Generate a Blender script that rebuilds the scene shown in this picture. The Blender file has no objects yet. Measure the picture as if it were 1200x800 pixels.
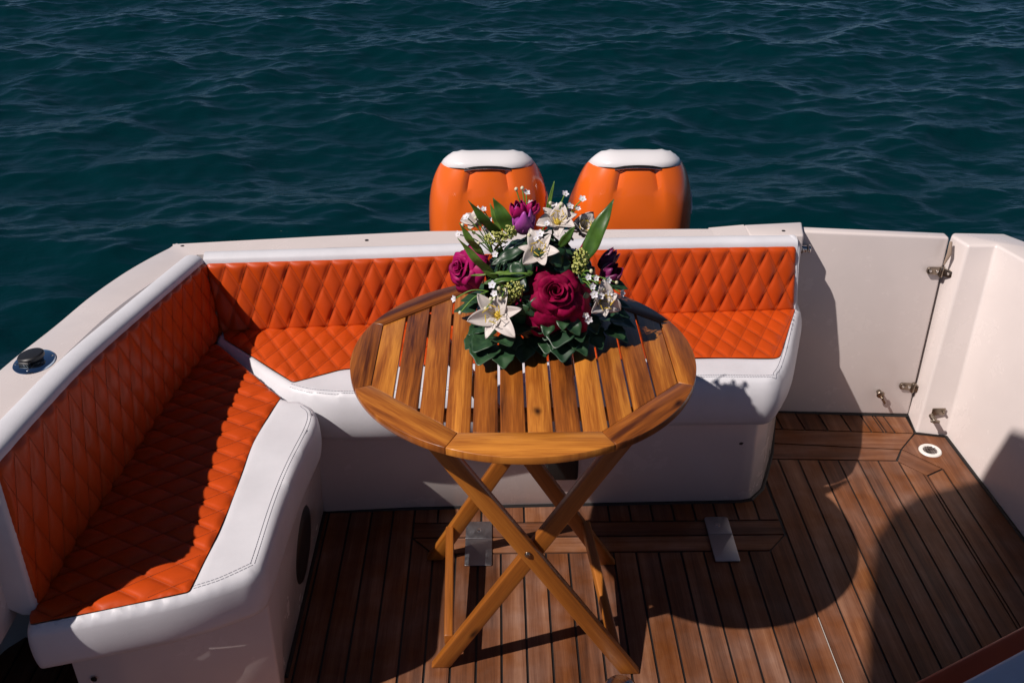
import bpy, bmesh, math, random
import numpy as np
from mathutils import Vector, Matrix
from mathutils.geometry import delaunay_2d_cdt
random.seed(7); rng = np.random.default_rng(7)
R = math.radians; PI = math.pi
S = bpy.context.scene; COL = S.collection

# ------------------------------------------------------------------ helpers
def link(o, parent=None):
    COL.objects.link(o)
    if parent: o.parent = parent
    return o
def tag(o, label=None, cat=None, group=None, kind=None):
    for k, v in (('label', label), ('category', cat), ('group', group), ('kind', kind)):
        if v: o[k] = v
    return o
def thing(name, label, cat, group=None, loc=(0, 0, 0)):
    o = bpy.data.objects.new(name, None); link(o); o.location = loc
    return tag(o, label, cat, group)
def meshobj(name, V, F, mats, parent=None, smooth=True, uvs=None, mi=None, sharp=None):
    me = bpy.data.meshes.new(name)
    me.from_pydata([tuple(v) for v in V], [], [tuple(f) for f in F])
    for m in (mats if isinstance(mats, (list, tuple)) else [mats]): me.materials.append(m)
    if uvs is not None:
        l = me.uv_layers.new(name='UVMap'); l.data.foreach_set('uv', np.array(uvs, dtype=np.float32).ravel())
    if mi is not None: me.polygons.foreach_set('material_index', mi)
    if smooth: me.polygons.foreach_set('use_smooth', [True]*len(me.polygons))
    me.update()
    o = link(bpy.data.objects.new(name, me), parent)
    if parent:                                   # parents are Empties/meshes whose only transform is a location
        p = parent; off = Vector()
        while p: off += p.location; p = p.parent
        me.transform(Matrix.Translation(-off))
    if sharp is not None:
        bm = bmesh.new(); bm.from_mesh(me)
        for e in bm.edges:
            if len(e.link_faces) == 2 and e.calc_face_angle(0) > R(sharp): e.smooth = False
        bm.to_mesh(me); bm.free()
    return o
class MB:
    def __init__(s): s.v = []; s.f = []; s.uv = []; s.mi = []
    def add(s, V, F, uvf=None, m=0):
        b = len(s.v); s.v += [tuple(p) for p in V]
        for f in F:
            s.f.append([b+i for i in f]); s.mi.append(m)
            for i in f: s.uv.append(uvf(V[i]) if uvf else (0, 0))
    def prism(s, poly, z0, z1, uvf=None, m=0, top=None):
        n = len(poly); tp = top or poly
        V = [(x, y, z0) for x, y in poly]+[(x, y, z1) for x, y in tp]
        F = [list(range(n))[::-1], list(range(n, 2*n))]+[[i, (i+1) % n, n+(i+1) % n, n+i] for i in range(n)]
        s.add(V, F, uvf, m)
    def box(s, c, size, rot=None, m=0, uvf=None):
        h = [d/2 for d in size]; V = []
        for z in (-1, 1):
            for x, y in ((-1, -1), (1, -1), (1, 1), (-1, 1)):
                p = Vector((x*h[0], y*h[1], z*h[2]))
                if rot: p = rot @ p
                V.append(p+Vector(c))
        s.add(V, [[3, 2, 1, 0], [4, 5, 6, 7], [0, 1, 5, 4], [1, 2, 6, 5], [2, 3, 7, 6], [3, 0, 4, 7]], uvf, m)
    def tube(s, pts, r, n=8, m=0, cap=True):
        pts = [Vector(p) for p in pts]; rs = r if isinstance(r, (list, tuple)) else [r]*len(pts)
        V = []; up = Vector((0, 0, 1)); px = None
        for i, p in enumerate(pts):
            d = (pts[min(i+1, len(pts)-1)]-pts[max(i-1, 0)]).normalized()
            x = d.cross(up if abs(d.z) < .95 else Vector((1, 0, 0))) if px is None else px-d*px.dot(d)
            x.normalize(); px = x; y = d.cross(x)
            for k in range(n):
                a = 2*PI*k/n; V.append(p+(x*math.cos(a)+y*math.sin(a))*rs[i])
        F = [[i*n+k, i*n+(k+1) % n, (i+1)*n+(k+1) % n, (i+1)*n+k] for i in range(len(pts)-1) for k in range(n)]
        if cap: F += [list(range(n))[::-1], list(range((len(pts)-1)*n, len(pts)*n))]
        s.add(V, F, None, m)
    def loft(s, rings, cap0=True, cap1=True, m=0, closed=True):
        n = len(rings[0]); V = [p for r_ in rings for p in r_]
        F = [[i*n+k, i*n+(k+1) % n, (i+1)*n+(k+1) % n, (i+1)*n+k] for i in range(len(rings)-1) for k in range(n if closed else n-1)]
        if cap0: F.append(list(range(n))[::-1])
        if cap1: F.append(list(range((len(rings)-1)*n, len(rings)*n)))
        s.add(V, F, None, m)
    def lathe(s, c, prof, n=24, m=0, rot=None, sx=1, sy=1):
        rings = []
        for r_, z in prof:
            ring = []
            for k in range(n):
                a = 2*PI*k/n; p = Vector((r_*math.cos(a)*sx, r_*math.sin(a)*sy, z))
                if rot: p = rot @ p
                ring.append(p+Vector(c))
            rings.append(ring)
        s.loft(rings, True, True, m)
    def build(s, name, mats, parent=None, smooth=False, bevel=0, seg=2, sharp=35, normals=True):
        o = meshobj(name, s.v, s.f, mats, parent, smooth, s.uv, s.mi)
        if normals or bevel:
            bm = bmesh.new(); bm.from_mesh(o.data)
            if bevel:
                bmesh.ops.remove_doubles(bm, verts=bm.verts, dist=1e-5)
                ed = [e for e in bm.edges if len(e.link_faces) == 2 and e.calc_face_angle(0) > R(sharp)]
                bmesh.ops.bevel(bm, geom=ed, offset=bevel, segments=seg, affect='EDGES', profile=.5, clamp_overlap=True)
            if normals: bmesh.ops.recalc_face_normals(bm, faces=bm.faces)
            if bevel:
                for f in bm.faces: f.smooth = True
                for e in bm.edges:
                    if len(e.link_faces) == 2 and e.calc_face_angle(0) > R(50): e.smooth = False
            elif smooth:
                for e in bm.edges:
                    if len(e.link_faces) == 2 and e.calc_face_angle(0) > R(sharp): e.smooth = False
            bm.to_mesh(o.data); bm.free()
        return o
def smoothpath(P, n=10):
    P = [Vector(p) for p in P]; out = []
    for i in range(len(P)-1):
        a, b, c, d = P[max(i-1, 0)], P[i], P[i+1], P[min(i+2, len(P)-1)]
        for k in range(n):
            t = k/n
            out.append(.5*((2*b)+(c-a)*t+(2*a-5*b+4*c-d)*t*t+(3*b-a-3*c+d)*t**3))
    out.append(P[-1]); return out
def roundpoly(P, radii, n=6):
    out = []; N = len(P)
    for i in range(N):
        p = Vector(P[i]); a = Vector(P[i-1])-p; b = Vector(P[(i+1) % N])-p
        r = radii[i] if isinstance(radii, (list, tuple)) else radii
        r = min(r, a.length*.48, b.length*.48)
        if r < 1e-4: out.append(tuple(p)); continue
        A = p+a.normalized()*r; B = p+b.normalized()*r
        for k in range(n+1):
            t = k/n; out.append(tuple(A*(1-t)**2+p*2*t*(1-t)+B*t*t))
    return out
def resample(P, d):
    out = []; N = len(P)
    for i in range(N):
        a = Vector(P[i]); b = Vector(P[(i+1) % N]); L = (b-a).length; k = max(1, int(round(L/d)))
        for j in range(k): out.append(tuple(a.lerp(b, j/k)))
    return out
def clip(poly, hp):        # keep the part of a convex polygon where a*x+b*y<=c
    a, b, c = hp; out = []
    for i in range(len(poly)):
        p, q = poly[i], poly[(i+1) % len(poly)]
        dp, dq = a*p[0]+b*p[1]-c, a*q[0]+b*q[1]-c
        if dp <= 0: out.append(p)
        if dp*dq < 0:
            t = dp/(dp-dq); out.append((p[0]+(q[0]-p[0])*t, p[1]+(q[1]-p[1])*t))
    return out
def sdf(P, Q):             # distance of points Q to the closed polyline P (positive inside)
    P = np.array(P); Q = np.array(Q); A = P; B = np.roll(P, -1, 0)
    d = np.full(len(Q), 1e9); ins = np.zeros(len(Q), bool)
    for a, b in zip(A, B):
        e = b-a; L = (e@e)+1e-12; t = np.clip(((Q-a)@e)/L, 0, 1)
        d = np.minimum(d, np.hypot(*(Q-(a+t[:, None]*e)).T))
        c = (a[1] > Q[:, 1]) != (b[1] > Q[:, 1])
        with np.errstate(divide='ignore', invalid='ignore'):
            xi = a[0]+(Q[:, 1]-a[1])*(b[0]-a[0])/(b[1]-a[1])
        ins ^= c & (Q[:, 0] < xi)
    return np.where(ins, d, -d)

# ------------------------------------------------------------------ materials
def newmat(name):
    m = bpy.data.materials.new(name); m.use_nodes = True; nt = m.node_tree
    b = nt.nodes['Principled BSDF']; return m, nt, b, nt.nodes.new, nt.links.new
def basic(name, col, rough=.4, metal=0, coat=0, bump=0, bscale=200, var=0, vscale=6, sheen=0, spec=None, sss=0, trans=0, roughvar=0):
    m, nt, b, N, Lk = newmat(name)
    b.inputs['Base Color'].default_value = (*col, 1); b.inputs['Roughness'].default_value = rough
    b.inputs['Metallic'].default_value = metal; b.inputs['Coat Weight'].default_value = coat; b.inputs['Coat Roughness'].default_value = .06
    if spec is not None: b.inputs['Specular IOR Level'].default_value = spec
    if sheen: b.inputs['Sheen Weight'].default_value = sheen; b.inputs['Sheen Roughness'].default_value = .4; b.inputs['Sheen Tint'].default_value = (*[min(1, c*1.2+.15) for c in col], 1)
    tc = N('ShaderNodeTexCoord')
    if var or roughvar:
        n = N('ShaderNodeTexNoise'); n.inputs['Scale'].default_value = vscale; n.inputs['Detail'].default_value = 6; n.inputs['Roughness'].default_value = .65
        Lk(tc.outputs['Object'], n.inputs['Vector'])
        if var:
            mx = N('ShaderNodeMix'); mx.data_type = 'RGBA'
            mx.inputs[6].default_value = (*[c*(1-var) for c in col], 1); mx.inputs[7].default_value = (*[min(1, c*(1+var*.6)) for c in col], 1)
            mr = N('ShaderNodeMapRange'); mr.inputs[1].default_value = .3; mr.inputs[2].default_value = .7
            Lk(n.outputs[0], mr.inputs[0]); Lk(mr.outputs[0], mx.inputs[0]); Lk(mx.outputs[2], b.inputs['Base Color'])
        if roughvar:
            mr = N('ShaderNodeMapRange'); mr.inputs[1].default_value = .3; mr.inputs[2].default_value = .7
            mr.inputs[3].default_value = max(.03, rough-roughvar); mr.inputs[4].default_value = rough+roughvar
            Lk(n.outputs[0], mr.inputs[0]); Lk(mr.outputs[0], b.inputs['Roughness'])
    if bump:
        n = N('ShaderNodeTexNoise'); n.inputs['Scale'].default_value = bscale; n.inputs['Detail'].default_value = 4
        bp = N('ShaderNodeBump'); bp.inputs['Strength'].default_value = bump; bp.inputs['Distance'].default_value = .001
        Lk(tc.outputs['Object'], n.inputs['Vector']); Lk(n.outputs[0], bp.inputs['Height']); Lk(bp.outputs[0], b.inputs['Normal'])
    if trans:
        tr = N('ShaderNodeBsdfTranslucent'); tr.inputs[0].default_value = (*col, 1)
        ms = N('ShaderNodeMixShader'); ms.inputs[0].default_value = trans; out = nt.nodes['Material Output']
        Lk(b.outputs[0], ms.inputs[1]); Lk(tr.outputs[0], ms.inputs[2]); Lk(ms.outputs[0], out.inputs[0])
    return m
def wood(name, dark, mid, light, rough=.5, coat=0, fine=1., contrast=1., knots=0, island=.5, coarse=1., objrand=False, stain=0):
    m, nt, b, N, Lk = newmat(name)
    tc = N('ShaderNodeUVMap'); mp = N('ShaderNodeMapping'); mp.inputs['Scale'].default_value = (1.5*coarse, 38*fine, 1); Lk(tc.outputs[0], mp.inputs[0])
    n1 = N('ShaderNodeTexNoise'); n1.inputs['Scale'].default_value = 1; n1.inputs['Detail'].default_value = 5; n1.inputs['Roughness'].default_value = .6; n1.inputs['Distortion'].default_value = .6
    Lk(mp.outputs[0], n1.inputs['Vector'])
    mp2 = N('ShaderNodeMapping'); mp2.inputs['Scale'].default_value = (14, 420*fine, 1); Lk(tc.outputs[0], mp2.inputs[0])
    n2 = N('ShaderNodeTexNoise'); n2.inputs['Scale'].default_value = 1; n2.inputs['Detail'].default_value = 3; Lk(mp2.outputs[0], n2.inputs['Vector'])
    geo = N('ShaderNodeNewGeometry') if not objrand else N('ShaderNodeObjectInfo')
    a = N('ShaderNodeMath'); a.operation = 'MULTIPLY_ADD'; Lk(n2.outputs[0], a.inputs[0]); a.inputs[1].default_value = .34; 
    Lk(n1.outputs[0], a.inputs[2])
    c = N('ShaderNodeMath'); c.operation = 'MULTIPLY_ADD'; Lk(geo.outputs['Random' if objrand else 'Random Per Island'], c.inputs[0]); c.inputs[1].default_value = island; Lk(a.outputs[0], c.inputs[2])
    mr = N('ShaderNodeMapRange'); mid0 = .67+island*.5; w = .42/contrast
    mr.inputs[1].default_value = mid0-w; mr.inputs[2].default_value = mid0+w; Lk(c.outputs[0], mr.inputs[0])
    cr = N('ShaderNodeValToRGB'); el = cr.color_ramp.elements
    el[0].color = (*dark, 1); el[0].position = 0; el[1].color = (*light, 1); el[1].position = 1
    e = el.new(.5); e.color = (*mid, 1); Lk(mr.outputs[0], cr.inputs[0]); col = cr.outputs[0]
    if knots:
        mk = N('ShaderNodeMapping'); mk.inputs['Scale'].default_value = (9, 17, 1); Lk(tc.outputs[0], mk.inputs[0])
        nz = N('ShaderNodeTexNoise'); nz.inputs['Scale'].default_value = 1.5; Lk(mk.outputs[0], nz.inputs['Vector'])
        mxv = N('ShaderNodeMix'); mxv.data_type = 'VECTOR'; mxv.inputs[0].default_value = .25; Lk(mk.outputs[0], mxv.inputs[4]); Lk(nz.outputs['Color'], mxv.inputs[5])
        vo = N('ShaderNodeTexVoronoi'); vo.voronoi_dimensions = '2D'; vo.inputs['Scale'].default_value = 1; vo.inputs['Randomness'].default_value = 1; Lk(mxv.outputs[1], vo.inputs['Vector'])
        k = N('ShaderNodeMapRange'); k.inputs[1].default_value = .0; k.inputs[2].default_value = .16; k.inputs[3].default_value = 1; k.inputs[4].default_value = 0; k.interpolation_type = 'SMOOTHSTEP'; Lk(vo.outputs['Distance'], k.inputs[0])
        sp = N('ShaderNodeSeparateColor'); Lk(vo.outputs['Color'], sp.inputs[0])
        th = N('ShaderNodeMath'); th.operation = 'LESS_THAN'; Lk(sp.outputs[0], th.inputs[0]); th.inputs[1].default_value = knots
        ml = N('ShaderNodeMath'); ml.operation = 'MULTIPLY'; Lk(k.outputs[0], ml.inputs[0]); Lk(th.outputs[0], ml.inputs[1])
        mx = N('ShaderNodeMix'); mx.data_type = 'RGBA'; Lk(ml.outputs[0], mx.inputs[0]); Lk(col, mx.inputs[6]); mx.inputs[7].default_value = (*[d*.25 for d in dark], 1); col = mx.outputs[2]
    if stain:
        to = N('ShaderNodeTexCoord'); ns = N('ShaderNodeTexNoise'); ns.inputs['Scale'].default_value = 4.5; ns.inputs['Detail'].default_value = 6; ns.inputs['Roughness'].default_value = .62; Lk(to.outputs['Object'], ns.inputs['Vector'])
        ms_ = N('ShaderNodeMapRange'); ms_.inputs[1].default_value = .32; ms_.inputs[2].default_value = .68; ms_.inputs[3].default_value = 1-stain; ms_.inputs[4].default_value = 1+stain*.7; Lk(ns.outputs[0], ms_.inputs[0])
        hs = N('ShaderNodeHueSaturation'); Lk(ms_.outputs[0], hs.inputs['Value']); ng = N('ShaderNodeTexNoise'); ng.inputs['Scale'].default_value = 9; ng.inputs['Detail'].default_value = 4; Lk(to.outputs['Object'], ng.inputs['Vector'])
        mg = N('ShaderNodeMapRange'); mg.inputs[1].default_value = .3; mg.inputs[2].default_value = .7; mg.inputs[3].default_value = 1.12; mg.inputs[4].default_value = .78; Lk(ng.outputs[0], mg.inputs[0]); Lk(mg.outputs[0], hs.inputs['Saturation']); Lk(col, hs.inputs['Color']); col = hs.outputs[0]
    b.inputs['Specular IOR Level'].default_value = .25 if stain else .5
    Lk(col, b.inputs['Base Color']); b.inputs['Roughness'].default_value = rough; b.inputs['Coat Weight'].default_value = coat; b.inputs['Coat Roughness'].default_value = .18
    bp = N('ShaderNodeBump'); bp.inputs['Strength'].default_value = .35; bp.inputs['Distance'].default_value = .0008
    Lk(a.outputs[0], bp.inputs['Height']); Lk(bp.outputs[0], b.inputs['Normal'])
    return m
gelcoat = basic('gelcoat', (.70, .625, .60), .24, coat=.25, var=.04, vscale=5, roughvar=.10, bump=.02, bscale=12)
vinyl = basic('white_vinyl', (.66, .655, .69), .45, bump=.25, bscale=420, var=.07, vscale=9)
leather = basic('orange_leather', (.51, .060, .0055), .40, bump=.10, bscale=500, var=.12, vscale=11, roughvar=.07, spec=.28)
thread = basic('grey_thread', (.16, .16, .2), .8)
othread = basic('orange_thread', (.30, .05, .012), .7)
opaint = basic('orange_paint', (.80, .135, .012), .22, coat=.6, var=.02)
wpaint = basic('white_paint', (.74, .72, .73), .25, coat=.5, var=.03)
black = basic('black_plastic', (.012, .012, .014), .45)
rubber = basic('black_caulk', (.008, .007, .007), .55)
steel = basic('stainless_steel', (.62, .60, .58), .24, metal=1, roughvar=.12, vscale=40)
dsteel = basic('brushed_plate', (.42, .42, .44), .38, metal=1, roughvar=.1, vscale=60, bump=.1, bscale=300)
bronze = basic('tarnished_steel', (.30, .25, .20), .33, metal=1, roughvar=.15, vscale=80)
chrome = basic('blue_tinted_chrome', (.45, .55, .65), .12, metal=1)
teak = wood('teak_deck', (.050, .018, .009), (.158, .058, .025), (.285, .125, .060), rough=.55, fine=1., contrast=1.25, island=.24, stain=.24)
acacia = wood('oiled_acacia', (.075, .018, .004), (.30, .085, .011), (.60, .225, .032), rough=.36, coat=.25, fine=.8, contrast=1.75, knots=.16, island=.24, coarse=1.3, objrand=True)
acacia_leg = wood('oiled_acacia_leg', (.14, .038, .006), (.32, .10, .012), (.50, .19, .028), rough=.4, coat=.2, fine=.8, contrast=1.3, knots=.05, island=.2, objrand=True)
canvas = basic('shadow_canopy_grey', (.55, .55, .58), .8)  # only for the added canopy that casts the right-hand shadow

# ------------------------------------------------------------------ sea
def axis(lo, hi, step, far):
    a = list(np.arange(lo, hi, step)); s = step; x = a[-1]
    while x < far: s *= 1.18; x += s; a.append(x)
    s = step; x = lo; pre = []
    while x > -far: s *= 1.18; x -= s; pre.append(x)
    return np.array(pre[::-1]+a)
gx = axis(-7.6, 7.6, .028, 700); gy = axis(2.2, 13.2, .023, 700)
X, Y = np.meshgrid(gx, gy)
cell = np.maximum(np.abs(np.gradient(gx))[None, :], np.abs(np.gradient(gy))[:, None])
Z = np.zeros_like(X); DX = np.zeros_like(X); DY = np.zeros_like(X)
NW = 210
lam = np.exp(np.log(.085)+rng.uniform(0, 1, NW)**1.15*(np.log(2.3)-np.log(.085))); th = R(-80)+rng.normal(0, R(38), NW)
ph = rng.uniform(0, 2*PI, NW)
for l, t, p in zip(lam, th, ph):
    k = 2*PI/l; s = .238*math.sqrt(2/NW)*(1.0 if l < .9 else .8)
    a = s/k; kx, ky = math.cos(t)*k, math.sin(t)*k
    fade = np.clip((l/(cell*2.6))-.5, 0, 1)
    f = kx*X+ky*Y+p+.7*np.sin(X*.7*math.sin(p*3)+Y*.9*math.cos(p*7)+p*5)
    Z += a*fade*np.cos(f); DX -= a*fade*.8*math.cos(t)*np.sin(f); DY -= a*fade*.8*math.sin(t)*np.sin(f)
# gusts: patches of rougher and smoother water
nx, ny = len(gx), len(gy)
V = np.stack([X+DX, Y+DY, Z-.52], -1).reshape(-1, 3)
ii = (np.arange(ny-1)[:, None]*nx+np.arange(nx-1)[None, :]).ravel()
F = np.stack([ii, ii+1, ii+1+nx, ii+nx], -1)
me = bpy.data.meshes.new('sea'); me.vertices.add(len(V)); me.vertices.foreach_set('co', V.astype(np.float32).ravel())
me.loops.add(F.size); me.loops.foreach_set('vertex_index', F.astype(np.int32).ravel())
me.polygons.add(len(F)); me.polygons.foreach_set('loop_start', np.arange(0, F.size, 4, dtype=np.int32)); me.polygons.foreach_set('loop_total', np.full(len(F), 4, dtype=np.int32))
me.polygons.foreach_set('use_smooth', np.ones(len(F), bool)); me.update(); me.validate()
m, nt, b, N, Lk = newmat('sea_water')
b.inputs['Base Color'].default_value = (.0003, .0172, .0220, 1); b.inputs['Roughness'].default_value = .10; b.inputs['IOR'].default_value = 1.33
tc = N('ShaderNodeTexCoord')
def nb(scale, strn, dist, prev, st=(1, 1, 1)):
    mp = N('ShaderNodeMapping'); mp.inputs['Scale'].default_value = st; Lk(tc.outputs['Object'], mp.inputs[0])
    n = N('ShaderNodeTexNoise'); n.inputs['Scale'].default_value = scale; n.inputs['Detail'].default_value = 5; n.inputs['Roughness'].default_value = .55; n.inputs['Distortion'].default_value = .4
    Lk(mp.outputs[0], n.inputs['Vector'])
    bp = N('ShaderNodeBump'); bp.inputs['Strength'].default_value = strn; bp.inputs['Distance'].default_value = dist
    Lk(n.outputs[0], bp.inputs['Height'])
    if prev: Lk(prev.outputs[0], bp.inputs['Normal'])
    return bp
# small ripples come and go in patches
pn = N('ShaderNodeTexNoise'); pn.inputs['Scale'].default_value = .55; pn.inputs['Detail'].default_value = 3; Lk(tc.outputs['Object'], pn.inputs['Vector'])
pr_ = N('ShaderNodeMapRange'); pr_.inputs[1].default_value = .4; pr_.inputs[2].default_value = .65; pr_.inputs[3].default_value = .1; pr_.inputs[4].default_value = .9; Lk(pn.outputs[0], pr_.inputs[0])
b1 = nb(9, .5, .02, None, (.6, 1.3, 1)); b2 = nb(34, .6, .004, b1, (.7, 1.2, 1)); Lk(pr_.outputs[0], b2.inputs['Strength'])
Lk(b2.outputs[0], b.inputs['Normal']); me.materials.append(m)
sea = link(bpy.data.objects.new('sea', me)); tag(sea, kind='structure')

# ------------------------------------------------------------------ teak deck
D = MB(); G = .0029; ZT = 0.0; ZB = -.012
def plank(poly, ang=90, z1=ZT, mb=D, z0=ZB, m=0, cham=.0006):
    ca, sa = math.cos(R(ang)), math.sin(R(ang)); ou, ov = random.uniform(0, 50), random.uniform(0, 50)
    def uvf(p): return (p[0]*ca+p[1]*sa+ou, -p[0]*sa+p[1]*ca+ov)
    mb.prism(poly, z0, z1, uvf, m)
def shrink(poly, g=G):
    n = len(poly); A = sum(poly[i][0]*poly[(i+1) % n][1]-poly[(i+1) % n][0]*poly[i][1] for i in range(n))
    if A < 0: poly = poly[::-1]
    out = []
    for i in range(n):
        p = Vector(poly[i]); a = (p-Vector(poly[i-1])).normalized(); b = (Vector(poly[(i+1) % n])-p).normalized()
        na, nb_ = Vector((-a.y, a.x)), Vector((-b.y, b.x)); k = na+nb_; k /= max(.2, k.dot(na))
        out.append(tuple(p+k*g))
    return out
def P(poly, ang=90, g=G): plank(shrink(poly, g), ang)
W_ = .0585; J = [round(i*W_, 4) for i in range(-30, 25)]
yb = -.7
for i in range(-20, 12):                       # fore-and-aft planks of the hatch and left of it
    x0, x1 = i*W_, (i+1)*W_
    top = 1.96 if -.18 < x0 and x1 < .705 else 2.75
    if abs(x0+.234) < .03: P([(x0, yb), (x1, yb), (x1, 1.96), (x0, 2.022)])
    else:
        cut = random.uniform(.2, 1.2)
        if top > 2: P([(x0, yb), (x1, yb), (x1, cut), (x0, cut)]); P([(x0, cut), (x1, cut), (x1, top), (x0, top)])
        else: P([(x0, yb), (x1, yb), (x1, cut*.5), (x0, cut*.5)]); P([(x0, cut*.5), (x1, cut*.5), (x1, top), (x0, top)])
P([(.702, yb), (.7595, yb), (.7595, 2.008), (.7565, 2.022), (.702, 1.96)], 90, .0016)
P([(-.234, 2.022), (-.1755, 1.96), (.702, 1.96), (.7565, 2.022)], 0)
P([(-.234, 2.022), (.7565, 2.022), (.757, 2.081), (-.234, 2.081)], 0)
sr = [-.234, -.17, -.112, -.052, .064, .181, .296, .354, .413, .4715, .530, .588, .646, .702, .757]
for a, c in zip(sr, sr[1:]): P([(a, 2.081), (c, 2.081), (c, 2.30), (a, 2.30)])
def yg(x, k):                                   # the three cross seams near the gate, slightly skewed
    return {1: 2.354-.038*(x-.815), 2: 2.432-.104*(x-.829), 3: 2.507-.071*(x-.859)}[k]
xs = [.7605, .819, .8775, .936, .9945, 1.053, 1.1115, 1.17]
for a, c in zip(xs, xs[1:]): P([(a, yb), (c, yb), (c, yg(c, 1)), (a, yg(a, 1))])
P([(1.17, yb), (1.222, yb), (1.222, 2.279), (1.17, 2.336)])
P([(1.222, yb), (1.2295, yb), (1.2295, 2.268), (1.222, 2.279)], 90, .001)
P([(1.2295, yb), (1.292, yb), (1.287, 2.300), (1.2295, 2.268)])
P([(1.200, 2.398), (1.166, 2.339), (1.2295, 2.268), (1.287, 2.300)], -45)
P([(.70, yg(.70, 1)), (1.166, 2.341), (1.200, 2.396), (.70, yg(.70, 2))], 0)
P([(.70, yg(.70, 2)), (1.200, 2.396), (1.270, 2.478), (.70, yg(.70, 3))], 0)
P([(1.200, 2.398), (1.287, 2.300), (1.292, yb), (1.50, yb), (1.375, 2.47), (1.270, 2.479)])
gs = [.80, .872, .94, 1.010, 1.080, 1.142, 1.178, 1.186, 1.212, 1.272]
for a, c in zip(gs, gs[1:]): P([(a, yg(a, 3)), (c, yg(c, 3)), (c-.012+.02*(c > 1.25), 2.66), (a-.012, 2.66)])
D.prism([(.7600, 1.30), (.7613, 1.30), (.7608, 1.725), (.7600, 1.725)], -.004, -.0004, None, 2)
D.prism([(-1.35, yb), (1.55, yb), (1.55, 2.8), (-1.35, 2.8)], -.03, -.0035, None, 1)
deck = D.build('deck', [teak, rubber, basic('pale_sealant', (.62, .55, .50), .5)], smooth=False); tag(deck, kind='structure')

# ------------------------------------------------------------------ boat shell
boat = thing('motorboat', 'white motorboat hull round the cockpit, its rim, transom and side walls', 'boat')
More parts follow.
